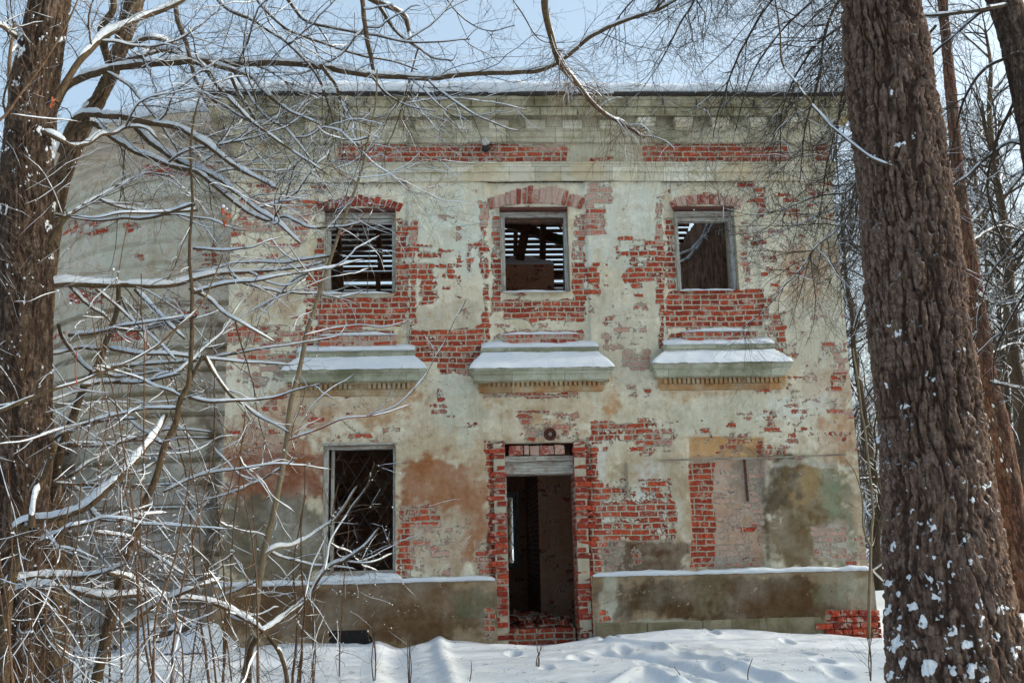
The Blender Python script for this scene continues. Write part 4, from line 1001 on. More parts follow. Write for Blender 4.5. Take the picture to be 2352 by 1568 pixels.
def parts_twigs(th,lv,nm='twigs',mat='bark_twig',sn=.5,amt=1.,minh=.003,n=3,clump=0,seed=3,sep=True):
    V,F=cat([tubes(P,R,n) for P,R in lv if len(P)]);o=mesh(nm,V,F,M[mat],th)
    if sn>0:
        S=[]
        for P,R in lv:
            if not len(P): continue
            k=RNG.random(len(P))<sn
            if k.sum(): S.append(snowcaps(P[k],R[k],amt,seed,minh,thr=.3))
        if S:
            V,F=cat(S)
            if len(F): mesh('snow_on_twigs',V,F,M['snow'],th)
    if clump:
        a=np.concatenate([P[:,0] for P,R in lv]);r=np.concatenate([R[:,0] for P,R in lv])
        q=RNG.permutation(len(a))[:clump];s=np.clip(r[q]*1.6,.004,.02)*RNG.uniform(.7,1.6,len(q))
        V,F=clumps(a[q]+np.array((0,0,1.))*s[:,None]*.6,s);mesh('snow_clumps',V,F,M['snow'],th)
# ---- furrowed trunk sheet
def trunk_mesh(name,pts,D,mat,th,furrow=.02,na=220,step=.01,snowpx=(),seed=0,fr=(26,4.5),ext=None):
    """pts: (px,py,width px) from top to bottom at depth D"""
    C=[];Rr=[]
    for x,y,w in pts:
        c=at(x,y,D);C.append(c);Rr.append(w*float((c-CAM)@FW)/FPX/2*(.95 if w>80 else .99))
    C=np.array(C);g=gz(C[-1][0],C[-1][1])
    if C[-1][2]>g-.1:
        s=(C[-1]-C[-2])/(C[-2][2]-C[-1][2]);dz=C[-1][2]-g+.15
        for f in (.5,1.): C=np.vstack((C,C[len(pts)-1]+s*dz*f));Rr.append(Rr[len(pts)-1]*(1+.18*f))
    s=(C[0]-C[1])/(C[0][2]-C[1][2]);C=np.vstack((C[0]+s*3.0,C));Rr=[Rr[0]*.8]+Rr
    L=np.linalg.norm(np.diff(C,axis=0),axis=1).sum();K=int(L/step);P,R=rs(C,Rr,K)
    A=np.linspace(0,2*np.pi,na,endpoint=False);T,S,U=frames(P[None]);S=S[0];U=U[0]
    AA,KK=np.meshgrid(A,np.arange(K));d=np.linspace(0,L,K)[KK];rb=R[KK];cx,sx=np.cos(AA),np.sin(AA)
    rm=float(np.mean(R))
    u=cx*rm;v=sx*rm
    wx=(fbm(u*3,v*3,d*1.6,seed+1,3)-.5)*.2;wy=(fbm(u*3,v*3,d*1.6,seed+2,3)-.5)*.2
    f1=vn((u+wx)*fr[0],(v+wy)*fr[0],d*fr[1],seed+3);f2=vn((u+wx)*fr[0]*2.1,(v+wy)*fr[0]*2.4,d*fr[1]*3.2,seed+4);f3=fbm(u*70,v*70,d*34,seed+5,3)
    rid=1-np.abs(2*f1-1);rid2=1-np.abs(2*f2-1)
    furrow=furrow*(.45+1.1*fbm(u*1.6,v*1.6,d*.9,seed+40,3))
    cre=np.clip(rid**4.*.8+rid2**3.5*.6,0,1)
    big=(fbm(u*2.5,v*2.5,d*1.5,seed+6,2)-.5)*rm*.16
    pl=sstep(.42,.58,f3)
    r=rb+big*.6+furrow*(.35-cre)+furrow*.75*(f3-.5)+furrow*.22*pl
    knots=[(2.2,.55,.05),(4.2,.62,.06),(3.6,.35,.045),(5.0,.2,.04),(4.4,.82,.03)] if fr[0]==30 else []
    for a0,t0,hh in knots:
        da=np.angle(np.exp(1j*(AA-a0)))*rm;dd=d-t0*L;q=np.hypot(da,dd*.8);r=r+hh*.7*np.exp(-(q/.09)**2)-hh*.8*np.exp(-(q/.035)**2)
    V=P[KK]+r[...,None]*(S[KK]*cx[...,None]+U[KK]*sx[...,None])
    sn=np.zeros(r.shape)
    if len(snowpx):
        X,Y=to_px(V.reshape(-1,3));X=X.reshape(r.shape);Y=Y.reshape(r.shape);w=(fbm(u*34,v*34,d*26,seed+8,3)-.5)*40;w2=(fbm(u*50,v*50,d*40,seed+18,3)-.5)*26
        fac=(V-P[KK])@(CAM-P.mean(0))>0
        for x,y,a,b in snowpx:
            q=np.hypot((X-x+w)/(a*.5),(Y-y+w2+(X-x)*.3)/(b*.74));sn=np.maximum(sn,sstep(1.15,.75,q)*fac)
        sn=sn*np.where(cre>.12,1,.55+0*cre)
        V=V+(sn*.013)[...,None]*(S[KK]*cx[...,None]+U[KK]*sx[...,None])
    idx=np.arange(K*na).reshape(K,na);nx=np.roll(idx,-1,axis=1);F=np.stack((idx[:-1],nx[:-1],nx[1:],idx[1:]),-1).reshape(-1,4)
    o=mesh(name,V.reshape(-1,3),F,mat,th,True,{'snow':sn.ravel(),'crev_shade':cre.ravel()})
    return P[None],R[None]
def trunk_mat(name,c1,c2,c3,cs=(1,1,1)):
    t=NT(name,.95,.12)
    n=t.noise(1,5,.7,t.map(None,(34,34,7)),1.);n2=t.noise(70,4,.7);n3=t.noise(4,4,.6);n4=t.noise(1.,4,.7,t.map(None,(50,50,12)))
    c=t.mix(t.ramp(n,.38,.62),c1,c2);c=t.mix(t.ramp(n2,.5,.66,0,.6),c,c3);c=t.mix(t.ramp(n3,.5,.62,0,.55),c,lin((112,92,74)))
    c=t.mix(t.ramp(n4,.5,.6,0,.5),c,lin((132,118,108)));n5=t.noise(24,6,.75);c=t.mix(t.ramp(n5,.5,.56,0,.5),c,lin((64,48,40)));c=t.mix(t.ramp(n5,.43,.40,0,.4),c,lin((128,112,104)))
    c=t.mix(t.ramp(t.attr('crev_shade'),.35,.8,0,.75),c,lin((44,32,26)))  # furrow shade painted into the colour: bark darkens where it is cut in
    sz_=t.n.new('ShaderNodeSeparateXYZ');t.l.new(t.pos,sz_.inputs[0]);kk=t.math('MULTIPLY',t.math('MULTIPLY',t.ramp(t.upz(),.3,.5),t.ramp(t.noise(9,4,.7),.54,.62)),t.ramp(sz_.outputs['Z'],2.4,.3,.25,1.))
    c=t.mix(kk,c,(.74,.77,.8))
    c=t.mix(t.ramp(t.attr('snow'),.3,.5),c,(.74,.77,.8))
    t.bump(t.math('MULTIPLY_ADD',n,1.,t.math('MULTIPLY',n2,.6)),.9,.012);return t.out(c)
# ------------------------------------------------------------------ big larch at the right
rr=random.Random(5)
larch=empty('larch_tree',ground_base(2201,1568,6.),'massive larch with deeply furrowed grey-brown bark and snow specks low on its trunk, right foreground','tree')
SN=[(2065,1365,16,10),(2100,1390,18,16),(2120,1430,14,22),(2150,1370,22,12),(2060,1480,14,28),(2075,1520,14,20),(2135,1530,34,26),(2230,1540,30,26),(2220,1480,24,14),(2290,1460,14,12),(2145,1280,12,9),(2130,1325,9,16),(2110,1255,9,9),(2175,1300,10,12),(2225,1290,12,10),(2040,1340,10,14),(2045,1400,8,16),(2090,1330,8,8),(2160,1420,10,9),(2190,1450,12,16),(2250,1380,10,12),(2300,1400,10,16),(2255,1425,16,12),(2070,1440,9,12),(2100,1480,9,12),(2330,1500,14,22),(2185,1540,20,14),(2050,1550,12,16),(2260,1560,22,12),(2120,1200,7,7),(2060,1250,10,14),(2220,1240,7,10),(2095,1175,9,6),(2140,1215,6,9),
 (2068,336,18,8),(2095,320,12,6),(2045,375,9,5),(2048,215,8,6),(2000,360,8,4),(2150,870,6,5),(2135,855,8,5),(2040,885,8,8),(2018,1010,8,8),(2120,1120,8,5)]
for i in range(60):
    y=700+860*rr.random()**.6;(rr.random()<.5) and SN.append((2110+rr.uniform(-90,130)+(y-900)*.12,y,rr.uniform(3,7),rr.uniform(4,10)))
LP,LR=trunk_mesh('trunk',[(2019,0,166),(2037,143,190),(2053,266,200),(2079,428,208),(2097,619,222),(2108,746,227),(2136,956,232),(2158,1165,254),(2180,1375,286),(2203,1568,334)],6.,trunk_mat('furrowed_larch_bark',lin((72,54,44)),lin((114,96,86)),lin((110,76,58))),larch,.034,380,.0075,SN,3,(30,4.2))
b1=add_branch(larch,[(2050,-900),(1800,-700),(1420,-330),(1255,-60),(1252,0),(1258,45),(1268,85),(1290,150),(1318,190),(1350,225),(1388,260),(1432,285),(1478,318)],6.2,7.6,26,6,'bark_branch',.9)
b2=add_branch(larch,[(2040,380),(1999,360),(1933,305),(1885,267),(1837,200),(1800,150),(1788,60),(1770,-30)],5.85,7.,9,4,'bark_branch',.3)
tipP=b1[0][:,int(b1[0].shape[1]*.76):];tipR=b1[1][:,int(b1[1].shape[1]*.76):]
sd1=spawn([(tipP,tipR)],30,lambda L,u:.12+.5*u*np.clip(L+.3,.2,.8),lambda l:.0042+0*l,14,(30,80),.08,-.10,.0,1.)
hang=spawn([sd1],34,lambda L,u:.12+.42*u,lambda l:.0024+0*l,7,(40,90),.07,-.28,.15,1.)
hang2=spawn([(tipP,tipR)],40,lambda L,u:.15+.5*u,lambda l:.002+0*l,8,(50,100),.07,-.22,.05,1.)
parts_twigs(larch,[sd1],'side_shoots','bark_branch',1.,1.2,.004)
parts_twigs(larch,[hang,hang2],'hanging_twigs','bark_twig',.25,1.,.001)
# ------------------------------------------------------------------ lime tree behind it on the right with drooping twigs
lime=empty('lime_tree',ground_base(2520,1568,9.),'dark lime tree at the upper right corner with drooping twigs reaching across to the cornice','tree')
trunk_mesh('trunk',[(2210,-160,52),(2295,-20,66),(2345,120,78),(2400,400,88),(2460,900,96),(2520,1568,110)],9.,trunk_mat('dark_lime_bark',lin((50,42,36)),lin((76,66,56)),lin((64,56,48))),lime,.012,90,.03,(),8)
LB=[([(2313,10),(2256,24),(2170,33),(2120,36),(2050,20),(1960,60),(1905,120)],9,8.2,11,4),([(2290,20),(2247,33),(2190,86),(2142,124),(2080,190)],9,9.6,9,4),([(2352,333),(2318,328),(2266,362),(2218,405),(2185,428),(2120,500),(2000,560)],9,9.8,8,3),
 ([(2280,-60),(2100,-120),(1960,-40),(1900,60),(1880,180),(1850,300),(1835,420)],9,8.4,12,2.5),([(2260,-120),(2000,-160),(1850,-80),(1760,20),(1700,120),(1660,220),(1640,310)],9,8.8,12,2),
 ([(2100,180),(2010,340),(1966,424),(1948,493),(1911,537),(1875,567),(1838,622),(1802,658),(1765,706),(1706,753)],9.4,8.6,7,2),([(2050,300),(1948,439),(1875,450),(1831,468),(1783,486),(1728,493),(1655,475)],9,8.6,6,1.5),
 ([(2200,-80),(2060,-60),(1985,80),(1940,200),(1920,330),(1930,450)],9,9.5,9,2),([(2220,-200),(1900,-200),(1640,-120),(1500,-40),(1420,40),(1380,110)],9,9.2,10,2),([(2100,-60),(1960,40),(1860,120),(1800,240),(1790,380)],9,8.7,9,2),([(2120,-80),(1990,90),(1940,230),(1900,380),(1880,520)],9,9.1,9,2),([(2080,-100),(1900,-20),(1780,90),(1720,190),(1690,300)],9,8.9,8,2),([(2150,60),(2040,200),(1990,350),(1960,520),(1900,660)],9.3,9,8,2),([(2150,-150),(1800,-180),(1640,-60),(1570,40),(1530,120),(1480,200)],9,9.,9,2),
 ([(2352,190),(2300,300),(2270,420),(2290,520),(2340,600)],9,9.6,9,3),([(2340,120),(2260,160),(2210,240),(2190,330),(2170,420)],9,10,9,2.5),([(2390,500),(2330,560),(2270,640),(2240,760)],9,10,7,2),([(2400,620),(2340,700),(2290,800),(2280,900)],9,10.4,7,2)]
bl=[add_branch(lime,p,a,b,c,d,'bark_dark',.8 if i<3 else .35) for i,(p,a,b,c,d) in enumerate(LB)]
s1=spawn(bl,9.5,lambda L,u:.25+1.0*u*np.clip(L*.5,.25,1.2),lambda l:.0055+.002*l,9,(25,60),.13,-.03,.12,1.)
s2=spawn([s1],12,lambda L,u:.12+.55*u,lambda l:.0026+0*l,7,(30,65),.15,-.02,.1,1.)
s3=spawn([s2],11,lambda L,u:.06+.22*u,lambda l:.0016+0*l,4,(30,70),.14,0,.1,1.)
parts_twigs(lime,[s1,s2,s3],'twigs','bark_dark',.1,1.1,.001,clump=120)
# ------------------------------------------------------------------ leaning pine in the middle distance
pine=empty('pine_tree',ground_base(2380,1290,17.),'leaning reddish pine trunk between the larch and the right edge, snow stuck along its side','tree')
trunk_mesh('trunk',[(2183,200,24),(2204,428,27),(2232,619,32),(2251,746,36),(2272,877,40),(2298,982,44),(2319,1113,50),(2345,1290,60)],17.,trunk_mat('pine_trunk_bark',lin((86,54,42)),lin((112,74,56)),lin((60,48,42))),pine,.02,60,.06,[(x,y,5,9) for x,y in ((2238,770),(2244,800),(2250,840),(2256,880),(2275,930),(2280,960),(2295,1010),(2300,1050),(2310,1080),(2240,700))],12)
pb=[add_branch(pine,p,17,a,c,d,'bark_dark',1.) for p,a,c,d in (([(2232,660),(2290,700),(2352,690)],16,8,4),([(2251,760),(2200,800),(2150,790)],17,7,3),([(2272,877),(2330,890),(2400,900)],16,9,4),([(2204,428),(2150,410),(2100,440)],17,7,3),([(2225,560),(2300,520),(2380,540)],18,7,3),([(2260,820),(2330,790),(2400,800)],18,6,3))]
s1=spawn(pb,5,lambda L,u:.4+1.0*u,lambda l:.008+0*l,7,(30,60),.14,-.02);s2=spawn([s1],6,lambda L,u:.15+.6*u,lambda l:.004+0*l,5,(30,60),.14)
parts_twigs(pine,[s1,s2],'twigs','bark_dark',.5,1.3,.004)
# ------------------------------------------------------------------ saplings by the right corner
sap=empty('maple_sapling',ground_base(1995,1462,13.4),'slender forked sapling standing at the right corner of the house front','sapling')
q=[add_branch(sap,to_ground([(1960,800),(1974,904),(1989,1008),(2005,1165),(2000,1244),(1997,1349),(1995,1459)],13.4),13.4,13.4,4,9,'bark_grey',.0,'stem'),
   add_branch(sap,[(2000,1255),(1990,1230),(1984,1205),(1979,1139),(1963,1087),(1942,1056)],13.4,13.3,6,2,'bark_grey',.0,'stem')]
parts_twigs(sap,[spawn(q,3.,lambda L,u:.15+.45*u,lambda l:.003+0*l,6,(35,70),.08,.03,.0,.9)],'twigs','bark_twig',.2)
# ------------------------------------------------------------------ first tree at the left
T1=empty('linden_tree',ground_base(20,1700,8.),'large shaggy-barked linden leaning at the left edge with snow-loaded limbs','tree')
sn1=[(42,80,14,22),(50,120,16,18),(40,190,10,10),(98,85,10,8),(140,90,14,8),(92,300,14,20),(120,340,14,40),(130,470,10,30),(110,520,10,20),(10,480,10,14),(60,240,6,6)]
for i in range(40): sn1.append((rr.uniform(0,150),rr.uniform(60,1300),rr.uniform(2,5),rr.uniform(3,7)))
trunk_mesh('trunk',[(115,0,92),(98,90,100),(82,183,106),(64,366,116),(55,549,124),(52,800,130),(44,1100,138),(25,1568,160)],8.,trunk_mat('shaggy_linden_bark',lin((48,38,31)),lin((76,62,50)),lin((72,64,50))),T1,.02,200,.012,sn1,21,(26,3.6))
TB1=[([(125,235),(154,183),(190,128),(227,95),(278,66),(330,40),(403,11),(440,-10),(520,-60)],8,8.6,17,9,1.3),
 ([(95,300),(118,310),(140,322),(168,337),(205,330),(234,311),(264,308),(293,293),(335,296),(360,320)],8,8.3,13,5,1.5),
 ([(40,650),(70,645),(92,656),(165,652),(256,656),(348,656),(403,652),(458,638),(513,627),(568,625),(632,621),(700,612),(745,600)],8,9,18,4,1.5),
 ([(110,560),(150,500),(200,470),(270,430),(330,400),(390,405)],8,8.8,12,3,.8),
 ([(-60,60),(0,60),(25,78),(50,100),(70,130)],7.6,8,8,12,1.3)]
t1=[add_branch(T1,p,a,b,c,d,'bark_branch',s,wide=1.05) for p,a,b,c,d,s in TB1]
# ------------------------------------------------------------------ second tree
T2=empty('willow_tree',ground_base(120,1620,9.2),'twisted tree behind the linden whose long limb arches over the house front','tree')
trunk_mesh('trunk',[(318,-40,44),(305,20,44),(283,90,34),(262,150,32),(235,215,32),(205,262,36),(172,330,38),(136,430,40),(108,620,44),(92,900,50),(110,1200,72),(120,1568,84)],9.2,trunk_mat('mossy_bark',lin((80,62,46)),lin((116,98,72)),lin((96,100,66))),T2,.014,110,.018,[(262,60,12,22),(250,85,14,12),(200,215,22,16),(190,240,26,18),(215,270,14,10),(235,262,12,10)],33)
TB2=[([(245,190),(256,170),(240,110),(235,66),(262,20),(256,-30)],9.2,9.2,22,16,.8),
 ([(120,262),(150,205),(190,178),(227,168),(256,157),(330,150),(403,145),(458,139),(549,146),(632,143),(720,152),(830,172),(920,178),(1000,180),(1100,172),(1190,168),(1230,164),(1270,150),(1310,122),(1350,90),(1400,62),(1450,40),(1510,20),(1575,-12)],9.1,8.8,19,8,1.1),
 ([(475,144),(528,161),(543,167),(584,182),(607,211),(651,246),(695,270),(733,287)],9,8.6,13,4,1),
 ([(430,138),(457,147),(472,158),(499,196),(531,229),(566,267),(589,290),(625,316),(666,343),(710,372),(748,396)],9,8.2,12,3,1),
 ([(395,60),(410,30),(431,110),(452,185),(466,208),(475,223),(519,246),(540,261),(566,275)] if 0 else [(398,-20),(405,40),(431,110),(452,185),(466,208),(475,223),(519,246),(540,261),(566,275)],9.1,8.8,12,5,.9),
 ([(528,170),(548,217),(578,261),(595,302),(604,328)],9,8.9,9,3,.9),
 ([(537,167),(572,220),(613,270),(660,300),(695,346),(727,390),(765,454)],9,8.5,7,2,.9),
 ([(736,147),(753,173),(768,193),(780,223),(794,252),(809,281),(812,308),(827,334)],9,8.7,9,3,.8),
 ([(845,168),(859,185),(876,205),(912,232),(947,246),(1003,255)],9,9,6,2,1),
 ([(940,175),(950,186),(976,208),(1002,237),(1046,270)],9,8.9,5,2,1),
 ([(975,176),(1020,217),(1090,264),(1150,290),(1195,300)],9,8.9,6,2,1),
 ([(140,350),(165,285),(195,262),(256,268),(330,279),(402,293),(455,323),(500,355),(540,380),(583,407),(619,425),(640,436)],9,8.2,17,6,1.4),
 ([(170,300),(215,285),(256,315),(311,348),(348,362),(403,384),(458,399),(510,440),(548,472),(578,492),(613,507),(636,505),(654,498),(683,510),(712,524),(753,524),(792,521),(836,508)],9,8.2,13,3,1.2),
 ([(305,285),(322,304),(348,330),(374,348),(403,366),(440,385),(480,402),(513,421),(549,450),(590,480),(632,509),(690,560)],9,8.4,15,5,1.3),
 ([(300,110),(340,88),(372,92),(400,105),(418,120)],9.2,9,12,6,2.),([(290,140),(330,128),(370,118),(410,125)],9.2,9,13,6,1.8),
 ([(620,-60),(660,0),(700,45),(760,62),(850,80),(930,95),(1000,97),(1080,92)],9.4,9.2,9,3,1),
 ([(560,-40),(610,20),(660,70),(740,100),(830,128),(900,140),(960,160)],9.4,9.1,8,3,1),
 ([(800,-40),(852,0),(900,20),(930,40),(938,70),(942,95)],9.5,9.3,14,9,.9),
 ([(470,-40),(520,20),(600,60),(680,120),(740,200),(770,300),(800,380)],9.4,8.9,9,2,.8),
 ([(830,-40),(838,60),(850,130),(858,170)],9.4,9,13,9,.4),([(845,-30),(900,60),(990,130),(1040,140)],9.4,9.1,10,3,.8),
 ([(1150,-40),(1200,30),(1240,90),(1300,100)],9.8,9.4,4,2,.5),([(1000,-40),(1060,40),(1110,70),(1180,60)],9.8,9.4,4,2,.5)]
t2=[add_branch(T2,p,a,b,c,d,'bark_branch',s) for p,a,b,c,d,s in TB2]
def twiggy(th,par,d1,d2,d3,l1=(.2,.9),l2=(.1,.4),mat='bark_twig',sn=.45,clump=200,g=-.01,n1=None,r1=.0042,w=.13,boughs=0.):
    if boughs:
        bo=spawn(par,boughs,lambda L,u:.5+1.1*u,lambda l:.005+.0045*l,22,(35,80),.11,.012,.1,.95,minr=.004)
        bb=spawn([bo],1.3,lambda L,u:.25+.6*u,lambda l:.005+0*l,16,(30,65),.11,.0,.1,.9)
        V,F=cat([tubes(*bo,6),tubes(*bb,5)]);mesh('boughs',V,F,M['bark_branch'],th)
        V,F=cat([snowcaps(*bo,1.5,5,.006),snowcaps(*bb,1.4,6,.005)]);mesh('snow_layer',V,F,M['snow'],th)
        par=list(par)+[bo,bb]
    a=spawn(par,d1,lambda L,u:l1[0]+l1[1]*u*np.clip(L*.6,.25,1.1),lambda l:r1+.0012*l,9,(25,62),w,g,.12,1.)
    b=spawn([a],d2,lambda L,u:l2[0]+l2[1]*u,lambda l:.0022+0*l,6,(30,62),w,0.,.08,1.)
    lv=[a,b]
    if d3: lv.append(spawn([b],d3,lambda L,u:.05+.16*u,lambda l:.0014+0*l,4,(30,65),w,0.,.1,1.))
    parts_twigs(th,lv,'twigs',mat,sn,1.2,.0025,clump=clump)
    return lv
twiggy(T1,t1,5.,7,5,clump=120,sn=.35,boughs=.9)
twiggy(T2,t2,5.2,8.5,6,(.2,1.05),(.1,.45),'bark_dark',.35,260,-.012,boughs=.55)
# dead shoots hugging the linden trunk
sh=spawn([px_curve([(60,1500),(55,900),(60,400),(80,100)],7.75,7.75,120,80)],20,lambda L,u:.25+.7*u,lambda l:.0035+0*l,7,(8,60),.15,.03,0,1.,nmax=280)
parts_twigs(T1,[sh,spawn([sh],10,lambda L,u:.08+.3*u,lambda l:.002+0*l,4,(30,60),.12)],'epicormic_shoots','bark_twig',.15,1.,.002,clump=90)
# ------------------------------------------------------------------ thicket: every shrub a thing of its own
def shrub(nm,label,base,D,stems,catg='shrub',group='bare snow-laden shrubs of the left thicket',d=(6,9,5),mat='bark_branch',tm='bark_twig',sn=.3,l1=(.15,.7),clump=60,auto=0,autow=4,autospread=50,autoh=(300,800),snow=1.,ground=True,lean=0,extra=(),r1=.0036,boughs=.45):
    x,y=base;th=empty(nm,ground_base(x,y,D),label,catg,group)
    par=[]
    for st in stems:
        p,w0,w1=st[:3];DD=st[3] if len(st)>3 else (D,D);s=st[4] if len(st)>4 else snow
        par.append(add_branch(th,p,DD[0],DD[1],w0,w1,mat,s,'stem' if (abs(p[0][1]-p[-1][1])>abs(p[0][0]-p[-1][0])) else 'branch'))
    for (x0,y0,sx_,n_) in extra:
        for _ in range(n_):
            L=random.uniform(140,420);sl=random.uniform(-.75,.55);sg=sx_*(1 if random.random()<.8 else -1);q0=(x0+random.uniform(-12,12),y0+random.uniform(-60,60));c=random.uniform(-.35,.35)
            pts=[(q0[0]+sg*L*f+random.uniform(-5,5),q0[1]+L*f*sl*.8+L*c*f*f+random.uniform(-5,5)) for f in np.linspace(0,1,7)]
            w=random.uniform(5,9);par.append(add_branch(th,pts,D,D+random.uniform(-.6,.6),w,w*.3,mat,random.uniform(1.,1.7),'branch'))
    for i in range(auto):
        h=random.uniform(*autoh);x0=x+random.uniform(-autospread,autospread);dx=random.uniform(-.25,.25)*h+lean*h
        pts=[(x0,y),(x0+dx*.2+random.uniform(-8,8),y-h*.3),(x0+dx*.5+random.uniform(-14,14),y-h*.62),(x0+dx,y-h)]
        pts=to_ground(pts[::-1],D)
        w=autow*random.uniform(.6,1.3);par.append(add_branch(th,pts,D+random.uniform(-.4,.4),D+random.uniform(-.2,.2),w*.35,w,mat,.7,'stem'))
    twiggy(th,par,d[0]*.6,d[1]*.8,d[2]*.8,l1,(.08,.3),tm,sn,clump,.0,r1=r1,boughs=boughs)
    return th
g=to_ground
shrub('hazel_shrub','brown leaning stem crossing the dark left part from mid-height down to the lower left',(60,1568),8.3,[
 (g([(275,660),(271,700),(253,755),(234,810),(220,846),(198,883),(183,920),(165,970),(146,1022),(120,1150),(90,1300),(60,1568)],8.3),10,24,(8.3,8.3),.6),
 ([(135,744),(150,784),(176,824),(212,857)][::-1],9,7,(8.3,8.2)),([(220,846),(256,843),(330,839),(403,832),(476,824),(549,810),(632,799),(700,786),(780,770)],9,2,(8.3,8.8),1.2),
 ([(190,885),(227,879),(286,879),(348,872),(410,857)],10,5,(8.3,8.1),1.4),([(106,1022),(146,993),(183,978),(238,967),(311,960)],9,4,(8.3,8),1.3),([(135,1025),(240,1020),(293,1011),(344,996),(388,985),(439,989),(487,993)],8,3,(8.3,8.2),1.2)],clump=160,auto=3,extra=((255,750,1,2),(200,880,1,2),(140,1050,1,2),(230,820,-1,1),(120,1150,1,1)))
shrub('hazel_shrub','dark rough stem rising left of the plinth and bending up to the rotunda cornice',(222,1568),8.,[
 (g([(470,180),(452,250),(440,330),(441,430),(436,590),(443,663),(439,773),(432,883),(414,920),(403,971),(375,1034),(358,1102),(327,1170),(307,1238),(283,1306),(266,1375),(252,1443),(235,1511),(222,1568)],8),3,25,(8,8),.5),
 ([(469,817),(494,861),(524,901),(557,927),(593,956),(632,975),(664,992)],8,3,(8.,8.2),1.4),([(436,660),(480,685),(513,718),(549,740),(593,766),(632,788)],8,3,(8.,8.3),1.2),([(430,890),(469,817)],9,8,(8,8)),
 ([(220,663),(264,700),(304,737),(348,773),(403,828)],6,4,(8.1,7.9),1.2),([(311,663),(348,704),(384,740),(425,780)],8,5,(8.2,8),1.2),([(157,769),(220,766),(264,755),(300,747),(348,736),(403,729),(436,725)],9,3,(8.2,8),1.4)],clump=160,auto=3,extra=((440,560,1,1),(438,700,-1,2),(436,860,1,2),(400,980,-1,2),(360,1090,1,2),(440,450,-1,2)))
shrub('ash_sapling','straight pale grey sapling crossing the left windows up to the cornice, reddish tip',(559,1568),8.6,[
 (g([(868,160),(862,230),(850,300),(836,370),(820,420),(790,500),(768,570),(745,640),(725,700),(705,760),(690,840),(668,930),(655,1034),(631,1153),(607,1272),(590,1370),(574,1480),(559,1568)],8.6),3.5,17,(8.6,8.6),0),
 ([(608,1272),(632,1258),(669,1256),(707,1237),(745,1210),(775,1188),(820,1116)],8,3,(8.6,8.7),1.4),([(590,1440),(560,1425),(520,1412)],8,4,(8.6,8.4),1.4),([(660,1010),(720,990),(780,965),(850,955),(945,930)],5,2,(8.6,8.9),1.3),
 ([(700,770),(760,755),(820,748),(880,752),(940,735)],4,2,(8.6,8.9),1.),([(735,660),(700,620),(660,560)],4,2,(8.6,8.4),1.),([(820,420),(770,390),(740,340)],3,1.5,(8.6,8.6),0),([(832,370),(828,300),(822,245)],3,1.5,(8.6,8.6),0),([(775,545),(810,520),(840,490),(870,465)],3,1.5,(8.6,8.6),0)],
 'sapling',mat='bark_grey',d=(2.2,4,2),sn=.5,clump=50)
for e in [o for o in bpy.data.objects if o.parent and o.parent.name.startswith('ash_sapling') and o.name.startswith('branch')][-4:]: e.data.materials[0]=M['bark_red']
shrub('elder_shrub','snow-heaped thick limb sweeping up to the right near the bottom left corner',(50,1568),7.4,[
 ([(30,1225),(60,1200),(143,1184),(191,1167),(239,1132),(283,1091),(324,1044),(352,1005),(380,950)],17,10,(7.4,7.8),1.6),([(75,1215),(78,1150),(100,1100),(118,1050)],14,12,(7.4,7.4),1.2),
 (g([(60,1200),(45,1280),(20,1360),(10,1568)],7.4),18,24,(7.4,7.4),.6),([(204,1167),(225,1190),(260,1197),(300,1188),(345,1180),(385,1178)],9,3,(7.5,7.5),1.6),([(90,1250),(130,1225),(170,1208),(215,1200)],10,5,(7.4,7.3),1.5),([(215,1220),(290,1235),(330,1262),(380,1290),(430,1320),(500,1318)],7,2,(7.5,7.9),1.4)],clump=120,auto=2,d=(3,5,3))
shrub('fallen_limb','long low snow-covered limb stretching right across the foot of the thicket',(20,1480),7.8,[
 ([(20,1370),(51,1351),(96,1344),(143,1351),(191,1361),(239,1371),(290,1368),(341,1364),(392,1375),(443,1378),(494,1388),(546,1412),(580,1429),(606,1450)],14,7,(7.8,8.2),1.6),
 ([(0,1345),(34,1335),(68,1327),(136,1323),(191,1323),(239,1313),(293,1293)],13,6,(7.8,7.6),1.6),([(250,1318),(300,1330),(340,1360),(370,1372)],9,7,(7.8,7.9),1.6),([(280,1440),(340,1400),(400,1370),(450,1350),(510,1330)],12,6,(7.9,8.1),1.6),
 (g([(0,1345),(-30,1400),(-40,1500)],7.8),14,16,(7.8,7.8))],clump=100,d=(4,6,3),catg='fallen limb')
shrub('snowberry_shrub','springy snow-edged branch arching up from the snow across the barred window',(600,1500),8.4,[
 ([(590,1462),(632,1433),(662,1410),(707,1372),(737,1323),(764,1297),(794,1286),(820,1267),(851,1240),(872,1212)],11,3,(8.4,8.8),1.4),(g([(590,1462),(575,1500),(570,1568)],8.4),11,12,(8.4,8.4),.5),
 ([(745,1315),(760,1240),(800,1170),(840,1120),(860,1060)],5,2,(8.5,8.8),.8),([(790,1288),(850,1290),(900,1270)],4,2,(8.6,8.8),1.),([(700,1378),(720,1290),(760,1200),(775,1110)],5,2,(8.5,8.6),.8),([(614,1460),(641,1494),(655,1530),(662,1568)],9,10,(8.3,8.2),.8)],clump=120,d=(8,12,6),l1=(.2,.8),sn=.2)
